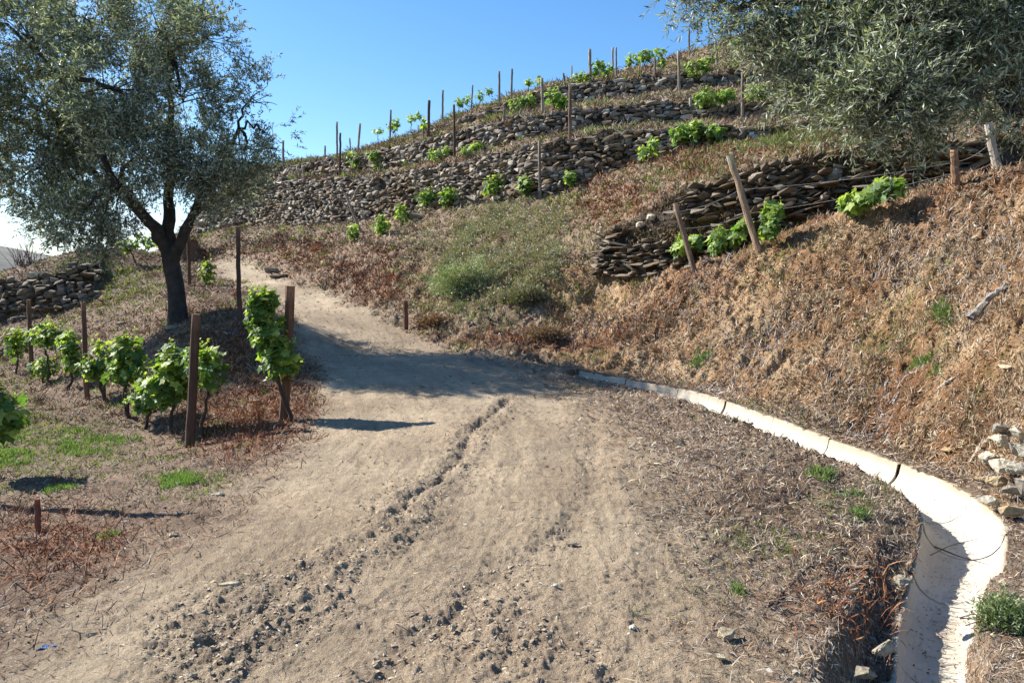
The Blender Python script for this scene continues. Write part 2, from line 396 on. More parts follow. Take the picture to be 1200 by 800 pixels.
segs = [D]; nrow = [14, 60, 14, 18, 14, 22, 12, 24]; zone = [np.zeros(NN, int)]
for k in range(8):
    t = np.linspace(0, 1, nrow[k] + 1)[1:]
    segs.append(fkd[:, k:k + 1] * (1 - t) + fkd[:, k + 1:k + 2] * t); zone.append(np.full(nrow[k], k + 1))
t = np.linspace(0, 1, 25)[1:] ** 1.5
segs.append(fkd[:, 8:9] + 50 * t); zone.append(np.full(24, 9))
D = np.concatenate(segs, 1); zone = np.concatenate(zone)
PX = np.repeat(pxs[:, None], D.shape[1], 1)
ZB = Hcol(PX, D)
X = col_x(PX, D, ZB); Y = D
ZN = np.repeat(zone[None], len(pxs), 0)
_, PY = project(np.stack([X, Y, ZB], -1))

# region masks from outlines on the photo ------------------------------
def poly_sd(px, py, poly):
    """signed distance to a polygon in photo pixels, positive inside"""
    best = np.full(px.shape, 1e9); ins = np.zeros(px.shape, bool)
    n = len(poly)
    for i in range(n):
        a = poly[i]; b = poly[(i + 1) % n]; dx, dy = b[0] - a[0], b[1] - a[1]
        t = np.clip(((px - a[0]) * dx + (py - a[1]) * dy) / (dx * dx + dy * dy + 1e-9), 0, 1)
        best = np.minimum(best, np.hypot(px - a[0] - t * dx, py - a[1] - t * dy))
        c = ((a[1] > py) != (b[1] > py)) & (px < dx * (py - a[1]) / (dy + 1e-12) + a[0])
        ins ^= c
    return np.where(ins, best, -best)
ROAD = [(-150, 1300), (20, 840), (120, 735), (215, 650), (300, 580), (360, 530), (385, 480), (375, 430), (352, 395), (335, 365), (300, 345), (268, 325), (246, 309),
        (268, 303), (300, 311), (340, 326), (385, 345), (430, 365), (475, 388), (520, 408), (570, 425), (625, 440), (675, 460), (722, 500), (765, 560), (805, 640), (880, 740), (950, 850), (1250, 1300)]
wob = fbm(X, Y, 0.9, 4, 11)
pyc = np.clip(PY, -50, 1200)
sd = poly_sd(PX, pyc, ROAD)
pxm = F / Y    # pixels per metre
sdm = sd / pxm + 0.22 * wob + 0.08 * fbm(X, Y, 5, 3, 12)
_e = np.where((PX > 640) & (PY > 440), 2.0, 1.0)
road = sstep(-0.28 * _e, 0.2 * _e, sdm + .12 * fbm(X, Y, 9, 3, 15) * _e) * (ZN == 0) * (Y < 33)
def blob(cx, cy, rx, ry, dlo=0, dhi=99):
    return np.exp(-(((PX - cx) / rx) ** 2 + ((PY - cy) / ry) ** 2)) * (Y > dlo) * (Y < dhi)
ch_d, ch_s, ch_side = polydist(X, Y, CHf[::4])
footline = [(-3.9, 26), (-3.2, 21), (-2.3, 17.6), (-1.3, 15.3), (0.2, 13.8), (1.1, 12.8)] + [(c[0] + 0.3, c[1] + 0.2) for c in CHf[20::20]]
is_bank = ((PX > 640) & (Y > np.interp(PX, [640, 670, 800, 900, 1000, 1130, 1200, 1800], [13.6, 12.8, 11.3, 9.8, 8.5, 7.1, 6.0, 4.5]))) * (ZN == 0)
hill = (ZN > 0) | (is_bank > 0) | ((PX > 240) & (PX <= 640) & (ZN == 0) & (sd < 0) & (PY < np.interp(PX, [240, 300, 385, 475, 570, 640], [305, 311, 345, 388, 425, 440])))
left = (ZN == 0) & (~hill) & (PX < 420)

# shapes -------------------------------------------------------------
def px_line(pts):
    return [tuple(hit(a, b)[:2]) for a, b in pts]
gully = px_line([(598, 468), (575, 490), (548, 508), (545, 530), (515, 560), (478, 585), (470, 610), (430, 640), (400, 655), (340, 690), (270, 740), (230, 790)])
track = px_line([(690, 470), (697, 520), (695, 560), (690, 585), (660, 625), (620, 655), (570, 690), (530, 725), (480, 765), (440, 800)])
track2 = px_line([(720, 800), (700, 765), (600, 745), (590, 790)])
g1, gs1, gside = polydist(X, Y, gully); g2, gs2, _ = polydist(X, Y, track); g3, gs3, _ = polydist(X, Y, track2)
clod = fbm(X, Y, 9, 5, 21, 0.62); clod2 = fbm(X, Y, 24, 4, 31, 0.6); big = fbm(X, Y, 0.8, 4, 41); mid = fbm(X, Y, 3.0, 4, 51)
ridge = 1 - np.abs(fbm(X, Y, 5, 4, 61)) * 2
Zd = 0.03 * big
rline = px_line([(480, 795), (560, 700), (600, 600), (600, 500), (530, 445), (440, 395), (370, 352), (310, 325), (265, 314)])
rd, rs, rside = polydist(X, Y, rline)
streak = vn(rd * rside * 7 + 50 + mid * .8, rs * .7, 401) * .6 + vn(rd * rside * 16 + 50 + mid, rs * 1.3, 402) * .4
streak2 = vn(rd * rside * 30 + 80, rs * 3, 403)
rough_road = np.clip(0.15 + 0.95 * np.exp(-(g1 / (0.2 + .3 * vn(gs1 * 1.3, gs1 * 0, 6))) ** 2) + 0.5 * np.exp(-(g2 / 0.22) ** 2) + 0.5 * np.exp(-(g3 / 0.2) ** 2) + 0.5 * sstep(0.1, 0.5, fbm(X, Y, 0.7, 3, 71)) + 0.5 * blob(250, 730, 150, 60) + 0.35 * blob(600, 720, 120, 60), 0, 1.3)
w1 = 0.018 + 0.02 * (vn(gs1 * 3, gs1 * 0, 5))
near_fade = sstep(30, 12, Y)
rz = -0.038 * sstep(-.2, .35, fbm(X, Y, 2.2, 3, 8)) * 0 + (-.038 * (.35 + .65 * sstep(-.3, .15, fbm(X, Y, 1.5, 3, 8))) * sstep(4.6, 6.4, Y) * np.exp(-((g1 * gside + 0.05 * mid + 0.03 * clod) / (w1 + .012)) ** 2)) + 0.02 * np.exp(-((g1 - 0.13) / 0.08) ** 2) - 0.03 * np.exp(-(g2 / 0.12) ** 2) - 0.02 * np.exp(-(g3 / 0.05) ** 2)
rz += 0.022 * (streak - .5) + 0.006 * (streak2 - .5)
fineN = fbm(X, Y, 48, 3, 37, .7) * sstep(16, 7, Y)
rz += rough_road * (0.034 * np.maximum(clod, -.08) + 0.022 * np.maximum(clod2, -.1)) + 0.006 * clod2 + 0.0065 * fineN + .004 * clod
# tractor tread at the right edge of the road
tread = px_line([(560, 422), (600, 432), (640, 447), (690, 468), (740, 492), (790, 520)])
g4, gs4, _ = polydist(X, Y, tread)
tm = np.exp(-(g4 / 0.22) ** 4)
tp4 = np.sin(gs4 * 2 * np.pi / 0.21 + g4 * 9); rz += tm * 0.03 * np.sign(tp4) * np.abs(tp4) ** 0.6 * sstep(-.5, .1, fbm(X, Y, 1.2, 2, 92))
tp2 = np.sin(gs2 * 2 * np.pi / 0.19 + g2 * 12); rz += np.exp(-(g2 / .2) ** 4) * .012 * sstep(.2, .8, tp2) * sstep(6.5, 4.5, Y) * sstep(-.1, .3, fbm(X, Y, 1.9, 2, 93))
vz = 0.030 * clod + 0.014 * clod2 + 0.03 * mid
hz = 0.055 * clod + 0.018 * clod2 + 0.13 * mid + 0.06 * np.maximum(ridge, 0) - 0.05
hz = hz * np.where(Y > 14, 1.25, 1.0)
Zd = Zd + road * rz + (1 - road) * np.where(hill, hz, vz)
# rills down the bank
ril = fbm(X * 1.0 + Y * 0.3, Y * 0.25, 1.6, 3, 81)
Zd += is_bank * (0.14 * ril + 0.03 * np.maximum(0, clod) + .03 * ridge)
Z = ZB + Zd * np.where(np.isin(ZN, [1, 3, 5, 7]), 0.4, 1.0)
# carve the channel
nb = np.where((ch_side > 0) & (Y < 6.3), sstep(0.5, 0.30, ch_d), sstep(1.0, 0.45, ch_d)) * (Y < 12.6)
lipz = np.zeros_like(X)
cps = np.r_[0, np.cumsum(np.hypot(*np.diff(CHf[::4, :2], axis=0).T))]
lipz = np.interp(ch_s, cps, CHf[::4, 2])
inside = (ch_s > 0.02) & (ch_d < 1.2)
tgt = lipz + np.where(ch_side > 0, 0.045 * sstep(2.5, 7, Y), 0.012)
Z = np.where(inside, Z * (1 - nb) + (tgt - 0.015 + np.where(ch_side > 0, 1, .35) * (0.05 * clod + 0.02 * clod2)) * nb, Z)
hwv = np.interp(ch_s, cps, HW[::4])
bury = sstep(5.2, 4.6, Y) * (ch_side < 0)
edge = hwv + 0.02 + np.where(ch_side > 0, 0.03 * mid, 0)
edge = edge * (1 - bury) + (hwv * 0.42 + 0.06 * mid) * bury
Z = np.where(inside & (bury > 0.01) & (ch_d < hwv + 0.16), lipz + 0.06 * bury - 0.26 * np.clip((hwv * .92 - ch_d) / (hwv * .5), 0, 1) * bury + 0.03 * clod, Z)
Z = np.where(inside & (ch_d < edge), lipz - 0.42, Z)
ch_far = ch_side < 0

# colours ------------------------------------------------------------
def mixc(a, b, m): return a * (1 - m[..., None]) + np.array(b) * m[..., None]
n1 = fbm(X, Y, 0.6, 4, 101) * .5 + .5; n2 = fbm(X, Y, 2.5, 4, 111) * .5 + .5; n3 = fbm(X, Y, 12, 3, 121) * .5 + .5
C = np.ones(X.shape + (3,)) * np.array([0.165, 0.11, 0.07])
C = mixc(C, (0.23, 0.165, 0.105), sstep(0.45, 0.7, n2))
C = mixc(C, (0.12, 0.075, 0.05), sstep(0.5, 0.75, n3) * 0.6)
_v = ((PX > 600) & (ZN == 0)).astype(float) * .6
C = mixc(C, (0.25, 0.19, 0.13), _v * sstep(.35, .6, n2))
_m = left * (Y > 10.5) * 1.0
C = mixc(C, (0.15, 0.095, 0.055), _m * .7)
bk = is_bank.astype(float)
bc = mixc(mixc(np.ones(X.shape + (3,)) * np.array([0.25, 0.145, 0.07]), (0.34, 0.23, 0.13), sstep(0.42, 0.68, n2)), (0.15, 0.07, 0.028), sstep(0.42, 0.62, n1))
C = C * (1 - bk[..., None]) + bc * bk[..., None]
hf = (hill & (is_bank == 0)).astype(float)
hc = mixc(mixc(np.ones(X.shape + (3,)) * np.array([0.21, 0.145, 0.09]), (0.13, 0.075, 0.045), sstep(0.45, 0.65, n2)), (0.30, 0.23, 0.15), sstep(0.55, 0.8, n3))
C = C * (1 - hf[..., None]) + hc * hf[..., None]
green = np.clip(0.35 * blob(545, 310, 45, 40, 14, 30) + 0.3 * blob(640, 270, 60, 25, 15, 30) + 0.6 * blob(660, 235, 40, 10, 15) + 0.9 * blob(930, 168, 80, 14, 13) + 0.4 * blob(600, 350, 80, 20, 13)
                + 0.55 * blob(220, 565, 40, 9) + 0.5 * blob(90, 525, 60, 20) + 0.4 * blob(120, 330, 50, 30, 15, 25) + 0.3 * blob(900, 640, 70, 25) + 0.25 * blob(1000, 590, 50, 15) + 0.5 * blob(820, 200, 80, 20, 14)
                + 0.4 * blob(1090, 400, 25, 40, 7, 11) + 0.35 * blob(20, 510, 40, 40), 0, 1)
green = green * sstep(0.3, 0.6, n2 + 0.1)
red = np.clip(0.8 * blob(280, 500, 60, 30) + 0.7 * blob(60, 640, 80, 40) + 0.6 * blob(440, 330, 60, 25, 17) + 0.7 * blob(720, 240, 50, 25, 14) + 0.8 * blob(820, 190, 60, 16, 14) + 0.5 * blob(620, 400, 90, 16) + 0.5 * blob(960, 170, 60, 20, 13) + 0.4 * blob(1000, 700, 70, 40)
              + 0.5 * blob(360, 300, 60, 15, 20) + .6 * blob(270, 420, 50, 50) + .5 * blob(330, 475, 40, 30), 0, 1)
redc = red * sstep(0.3, 0.6, n3)
C = mixc(C, (0.16, 0.145, 0.075), green * 0.55)
C = mixc(C, (0.22, 0.085, 0.04), redc * 0.8)
rc = mixc(np.ones(X.shape + (3,)) * np.array([0.385, 0.30, 0.20]), (0.32, 0.24, 0.155), sstep(0.4, 0.7, n1))
rc = mixc(rc, (0.33, 0.24, 0.16), blob(560, 740, 300, 70) * 0.7)
rc = rc * (0.80 + 0.36 * streak + .08 * (n3 - .5))[..., None]
rc = mixc(rc, (0.20, 0.145, 0.10), np.clip(rough_road - 0.25, 0, 1) * sstep(0.35, 0.7, n3) * 0.75)
C = C * (1 - road[..., None]) + rc * road[..., None]
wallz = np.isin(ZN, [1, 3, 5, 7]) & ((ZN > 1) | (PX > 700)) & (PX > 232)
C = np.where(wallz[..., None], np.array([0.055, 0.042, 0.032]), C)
verts = np.stack([X, Y, Z], -1)
nc, nr = X.shape
idx = np.arange(nc * nr).reshape(nc, nr)
Q = np.stack([idx[:-1, :-1], idx[1:, :-1], idx[1:, 1:], idx[:-1, 1:]], -1)
def cell(m): return m[:-1, :-1]
rm = cell(road > 0.5); hm = cell(hill) & ~rm; lm = ~rm & ~hm
VF = verts.reshape(-1, 3); CF = C.reshape(-1, 3)
def sheet(name, mask, mat):
    f = Q[mask]; u, inv = np.unique(f.ravel(), return_inverse=True)
    return tag(mesh_np(name, VF[u], [inv.reshape(-1, 4)], mat, CF[u], smooth=True), kind='structure')
sheet('road', rm, M_road); sheet('ground', lm, M_soil); sheet('hillside', hm, M_soil)
# ground behind the camera and to the sides
bx = np.arange(-16, 16.1, 0.4); by = np.arange(-15, 1.01, 0.4)
a_, b_ = np.meshgrid(bx, by, indexing='ij'); zz = Hn(a_, b_) - 0.03 - 0.2 * (b_ > 0.5) + 0.02 * fbm(a_, b_, 2, 3, 5)
ii = np.arange(a_.size).reshape(a_.shape)
tag(mesh_np('ground', np.stack([a_, b_, zz], -1).reshape(-1, 3), [np.stack([ii[:-1, :-1], ii[1:, :-1], ii[1:, 1:], ii[:-1, 1:]], -1).reshape(-1, 4)], M_soil,
            np.ones((a_.size, 3)) * np.array([0.26, 0.2, 0.145]), smooth=True), kind='structure')
# valley and far hill
def far_hill():
    th = np.linspace(0, 2 * np.pi, 200); rr = np.array([70, 120, 200, 330, 480, 650, 850, 1200, 2500])
    base = np.array([-26, -45, -60, -55, -25, 5, 20, 10, -60])
    T, RR = np.meshgrid(th, rr, indexing='ij')
    x = RR * np.sin(T); y = RR * np.cos(T)
    z = np.broadcast_to(base, RR.shape) + 34 * np.exp(-((T - (2 * np.pi - R(38))) / R(6)) ** 2) * (RR > 400) * (RR < 1000) + fbm(x, y, 0.004, 5, 9) * 30 * (RR > 150)
    i = np.arange(x.size).reshape(x.shape)
    c = np.ones((x.size, 3)) * np.array([0.17, 0.16, 0.13]) * (0.8 + 0.4 * fbm(x, y, 0.03, 3, 4).ravel()[:, None])
    tag(mesh_np('hill', np.stack([x, y, z], -1).reshape(-1, 3), [np.stack([i[:-1, :-1], i[:-1, 1:], i[1:, 1:], i[1:, :-1]], -1).reshape(-1, 4)], M_far, c, smooth=True), kind='structure')
far_hill()

# ------------------------------------------------------------------ stone shapes
def hull(n, box, seed):
    r = np.random.RandomState(seed); bm = bmesh.new()
    for k in range(n):
        v = r.uniform(-1, 1, 3); v = np.sign(v) * np.abs(v) ** 0.45
        bm.verts.new(v * np.array(box) * 0.5)
    res = bmesh.ops.convex_hull(bm, input=bm.verts)
    for v in [e for e in bm.verts if not e.link_faces]: bm.verts.remove(v)
    bmesh.ops.dissolve_limit(bm, angle_limit=R(8), verts=bm.verts, edges=bm.edges)
    bmesh.ops.triangulate(bm, faces=bm.faces)
    bm.verts.index_update()
    V = np.array([v.co[:] for v in bm.verts]); Fc = np.array([[v.index for v in f.verts] for f in bm.faces]); bm.free()
    return V, [Fc]
STN = [hull(16, (1, 1, 1), s) for s in range(14)]
PEB = [hull(9, (1, 0.8, 0.55), 50 + s) for s in range(5)]
def rock_obj(name, p, size, rz_, colr, label, cat='rock', group=None, tilt=(0, 0), seed=None, sink=0.25):
    """one larger angular rock with worn facets"""
    seed = seed if seed is not None else random.randint(0, 9999)
    bm = bmesh.new(); r = np.random.RandomState(seed)
    for k in range(18):
        v = r.randn(3); v /= np.abs(v).max() ** .6 * np.linalg.norm(v) ** .4; v *= r.uniform(.75, 1); bm.verts.new(v * np.array(size) * 0.5)
    bmesh.ops.convex_hull(bm, input=bm.verts)
    for v in [e for e in bm.verts if not e.link_faces]: bm.verts.remove(v)
    bmesh.ops.dissolve_limit(bm, angle_limit=R(10), verts=bm.verts, edges=bm.edges)
    bmesh.ops.bevel(bm, geom=bm.edges[:], offset=min(size) * 0.06, segments=1, affect='EDGES', clamp_overlap=True)
    bmesh.ops.triangulate(bm, faces=bm.faces)
    bmesh.ops.subdivide_edges(bm, edges=bm.edges[:], cuts=1)
    bmesh.ops.triangulate(bm, faces=bm.faces)
    bm.verts.index_update()
    V = np.array([v.co[:] for v in bm.verts]); Fc = [[v.index for v in f.verts] for f in bm.faces]; bm.free()
    V += r.randn(*V.shape) * min(size) * 0.03
    ca, sa = math.cos(rz_), math.sin(rz_)
    tx, ty = tilt
    Rx = np.array([[1, 0, 0], [0, math.cos(tx), -math.sin(tx)], [0, math.sin(tx), math.cos(tx)]])
    Ry = np.array([[math.cos(ty), 0, math.sin(ty)], [0, 1, 0], [-math.sin(ty), 0, math.cos(ty)]])
    Rz = np.array([[ca, -sa, 0], [sa, ca, 0], [0, 0, 1]])
    V = V @ (Rz @ Ry @ Rx).T
    V[:, 2] -= V[:, 2].min(); V[:, 2] -= sink * (V[:, 2].max())
    V = V + np.array(p)
    Fc = np.array([f for f in Fc if len(f) == 3])
    o = mesh_np(name, V, [Fc], M_stone, np.ones((len(V), 3)) * np.array(colr), origin=tuple(p))
    return tag(o, label, cat, group)

# ------------------------------------------------------------------ dry stone walls
STONE_COLS = np.array([(0.19, 0.17, 0.15), (0.28, 0.26, 0.23), (0.11, 0.10, 0.09), (0.42, 0.40, 0.36), (0.17, 0.14, 0.11), (0.21, 0.16, 0.11), (0.13, 0.125, 0.12), (0.33, 0.30, 0.26)])
def wall(label, base, top, slab=1.0, pale=0.0, extra_rough=0.0, hmin=0.0, tone=0.9, moss=.6):
    """base, top: (n,3) world polylines, matching points"""
    acc = Acc(); base = np.asarray(base); top = np.asarray(top)
    s = np.r_[0, np.cumsum(np.linalg.norm(np.diff(base[:, :2], axis=0), axis=1))]
    L = s[-1]
    items = []
    # courses follow the slope of the base
    zf = 0.0; hmax = (top[:, 2] - base[:, 2]).max()
    h0 = -0.12
    while h0 < hmax + 0.1:
        hc_ = rng.uniform(0.06, 0.15) * slab
        u = rng.uniform(-0.2, 0)
        while u < L:
            ln = rng.uniform(0.12, 0.46) * (0.5 + 0.5 * rng.rand())
            um = u + ln / 2; u += ln * 0.93
            if um < 0 or um > L: continue
            hh = np.interp(um, s, top[:, 2] - base[:, 2])
            wave = 0.05 * math.sin(um * 1.3) + 0.04 * math.sin(um * 3.1 + h0 * 4)
            zc = h0 + hc_ / 2 + wave
            if zc > hh + 0.05 * rng.randn() or hh < hmin: continue
            k = (zc) / max(hh, 0.05); k = min(max(k, 0), 1)
            b = np.array([np.interp(um, s, base[:, j]) for j in range(3)]); t_ = np.array([np.interp(um, s, top[:, j]) for j in range(3)])
            q = b * (1 - k) + t_ * k; q[2] = b[2] + zc
            e = 0.25; p1 = np.array([np.interp(um - e, s, base[:, j]) for j in range(3)]); p2 = np.array([np.interp(um + e, s, base[:, j]) for j in range(3)])
            items.append((q, p2 - p1, ln, hc_))
        h0 += hc_ * 0.92
    pos = np.array([i[0] for i in items]); dr = np.array([i[1] for i in items]); ln = np.array([i[2] for i in items]); hh = np.array([i[3] for i in items])
    n = len(items); dr[:, 2] *= 0.5
    nrm = np.stack([dr[:, 1], -dr[:, 0]], -1); nrm /= np.linalg.norm(nrm, axis=1, keepdims=True)
    flip = np.sign(-(nrm * pos[:, :2]).sum(1)); nrm *= flip[:, None]      # towards the viewer side, downhill
    holes = fbm(pos[:, 0] * 1.2, pos[:, 2] * 2 + pos[:, 1], 0.9, 3, 77)
    pos[:, :2] += nrm * (0.03 + 0.045 * rng.randn(n) * (0.7 + extra_rough) + 0.05 * holes)[:, None]
    keep = (holes > -0.62 + 0.38 * min(extra_rough, 1)) & (rng.rand(n) > 0.04 + .12 * extra_rough)
    dr = dr / np.linalg.norm(dr, axis=1, keepdims=True) + rng.randn(n, 3) * (0.10 + .08 * extra_rough)
    rot = frame_from_dir(dr, rng.randn(n) * 0.16)
    cidx = rng.randint(0, len(STONE_COLS), n)
    c = STONE_COLS[cidx] * np.array([1.02, .95, .86]) * tone * (0.75 + 0.5 * rng.rand(n, 1)); c = c * (1 + pale * (rng.rand(n, 1) > 0.5))
    brown = sstep(0.1, 0.5, fbm(pos[:, 0], pos[:, 2] * 1.5 + pos[:, 1] * .5, 0.7, 3, 91))[:, None]
    brown = brown * moss if moss < .9 else np.maximum(brown, .35) * moss
    c = c * (1 - brown) + np.array([0.16, 0.11, 0.06]) * brown
    which = rng.randint(0, len(STN), n)
    for k in range(len(STN)):
        m = (which == k) & keep
        sc_ = np.stack([ln[m] * 1.08, rng.uniform(0.2, 0.38, m.sum()), hh[m] * 1.12], -1)
        acc.inst(STN[k][0], STN[k][1], pos[m], rot[m], sc_, c[m])
    o = acc.build('dry_stone_wall', M_stone, origin=tuple(pos.mean(0)))
    return tag(o, label, 'stone wall')
def knot_line(k, x0, x1, step=6):
    p = np.arange(x0, x1, step, dtype=float)
    d = np.interp(p, fine, KD[:, k]); z = Hcol(p, d if k else d - 0.01)
    return np.stack([col_x(p, d, z), d, z], -1)
wall('long dry stone wall at the foot of the terraces, tallest at its left end above the road', knot_line(2, 232, 900), knot_line(3, 232, 900), slab=1.05, pale=0.25)
wall('middle dry stone wall, second step above the lowest long wall', knot_line(4, 300, 1180), knot_line(5, 300, 1180), slab=1.0, pale=0.1)
wall('highest dry stone wall just under the skyline of the terraces', knot_line(6, 470, 1180), knot_line(7, 470, 1180), slab=0.95, hmin=0.1)
wall('collapsed dark slate wall behind the two big leaning posts on the right', knot_line(0, 706, 1290), knot_line(1, 706, 1290), slab=0.55, extra_rough=1.2, tone=0.62, moss=.9)
def line_px(pts): 
    return np.array([P(*p) for p in pts])
wall('low mossy stone wall at the far left behind the vine row', line_px([(-120, 385, 23.2), (0, 374, 23.2), (60, 364, 23.2), (118, 348, 23.6)]), line_px([(-120, 345, 24.0), (0, 328, 24.2), (60, 316, 24.2), (118, 305, 24.8)]), slab=1.15, pale=0.0, extra_rough=0.8, tone=0.7, moss=.95)

# ------------------------------------------------------------------ drain channel
def build_channel():
    root = empty('drainage_channel', (float(CHf[150, 0]), float(CHf[150, 1]), float(CHf[150, 2]) - 0.3), 'white concrete half-pipe drain curving along the foot of the bank', 'drain')
    s = np.r_[0, np.cumsum(np.linalg.norm(np.diff(CHf[:, :2], axis=0), axis=1))]; L = s[-1]
    cuts = [0.0, 0.9, 1.85, 2.75, 3.65, 4.6, 5.55, 6.45, 7.25, 8.3, 9.5, L]
    for a, b in zip(cuts[:-1], cuts[1:]):
        g = 0.006 + 0.006 * rng.rand()
        ss = np.linspace(a + g, b - g, 26)
        p = np.stack([np.interp(ss, s, CHf[:, j]) for j in range(3)], -1)
        t = np.gradient(p[:, :2], axis=0); t /= np.linalg.norm(t, axis=1, keepdims=True)
        nx = np.stack([t[:, 1], -t[:, 0]], -1)       # right-hand side when walking along
        off = rng.randn() * 0.012; dz = rng.randn() * 0.008; sc_ = 1 + rng.randn() * 0.02
        th = np.linspace(-1, 1, 19)
        # inner rounded section then lip and outer side
        prof = [(-CHW - 0.05, -0.34), (-CHW - 0.055, 0.0), (-CHW - 0.01, 0.004)]
        for q in th:
            an = q * R(82); prof.append((math.sin(an) / math.sin(R(82)) * CHW, -0.24 * (math.cos(an) ** 0.8 - math.cos(R(82)) ** 0.8) / (1 - math.cos(R(82)) ** 0.8)))
        prof += [(CHW + 0.01, 0.004), (CHW + 0.055, 0.0), (CHW + 0.05, -0.34)]
        prof = np.array(prof); m = len(prof)
        V = np.zeros((26, m, 3))
        V[..., :2] = p[:, None, :2] + nx[:, None] * (prof[None, :, :1] * sc_ * (np.interp(ss, s, HW) / CHW)[:, None, None] + off)
        V[..., 2] = p[:, None, 2] + prof[None, :, 1] * np.where(np.abs(prof[None, :, 0]) > CHW + .03, 1, np.interp(p[:, 1], [4.7, 6.0], [.68, 1])[:, None]) + dz
        chip = np.abs(rng.randn(26)) * 0.012; chip[rng.rand(26) > 0.4] *= 0.2
        wl = np.zeros(m); wl[[1, 2, 3]] = 1; wl[[-2, -3, -4]] = 1
        V[..., 2] -= wl[None] * chip[:, None]
        V += rng.randn(*V.shape) * 0.0015
        u = np.linspace(0, 1, 26)
        lipness = np.clip((prof[:, 1] + 0.13) / 0.13, 0, 1)
        stain = (lipness[None] ** 1.5) * (0.35 + 0.65 * vn(ss[:, None] * 7 + prof[None, :, 0] * 0, prof[None, :, 0] * 9, 3))
        dirt = sstep(0.5, 0.85, vn(ss[:, None] * 2.3, prof[None, :, 0] * 5 + 9, 14)) * 0.6
        c = np.ones((26, m, 3)) * np.array([0.47, 0.43, 0.355])
        c = mixc(c, (0.38, 0.28, 0.17), stain * 0.9); c = mixc(c, (0.42, 0.34, 0.25), dirt)
        i = np.arange(26 * m).reshape(26, m)
        q = np.stack([i[:-1, :-1], i[:-1, 1:], i[1:, 1:], i[1:, :-1]], -1).reshape(-1, 4)
        # close the ends with the wall thickness: cap ring to the outer base
        Vr = V.reshape(-1, 3); n0 = len(Vr); extra = []; ef = []
        for e in (0, 25):
            o1 = V[e].copy(); o1[3:-3, 2] -= 0.06; base_ = n0 + len(extra); extra += list(o1)
            for k in range(m - 1): ef.append((i[e, k], i[e, k + 1], base_ + k + 1, base_ + k))
        Vr = np.concatenate([Vr, np.array(extra)]); cc = np.concatenate([c.reshape(-1, 3), np.ones((2 * m, 3)) * np.array([0.3, 0.25, 0.18])])
        mesh_np('channel_segment', Vr, [q, np.array(ef)], M_conc, cc, parent=root, smooth=False)
build_channel()

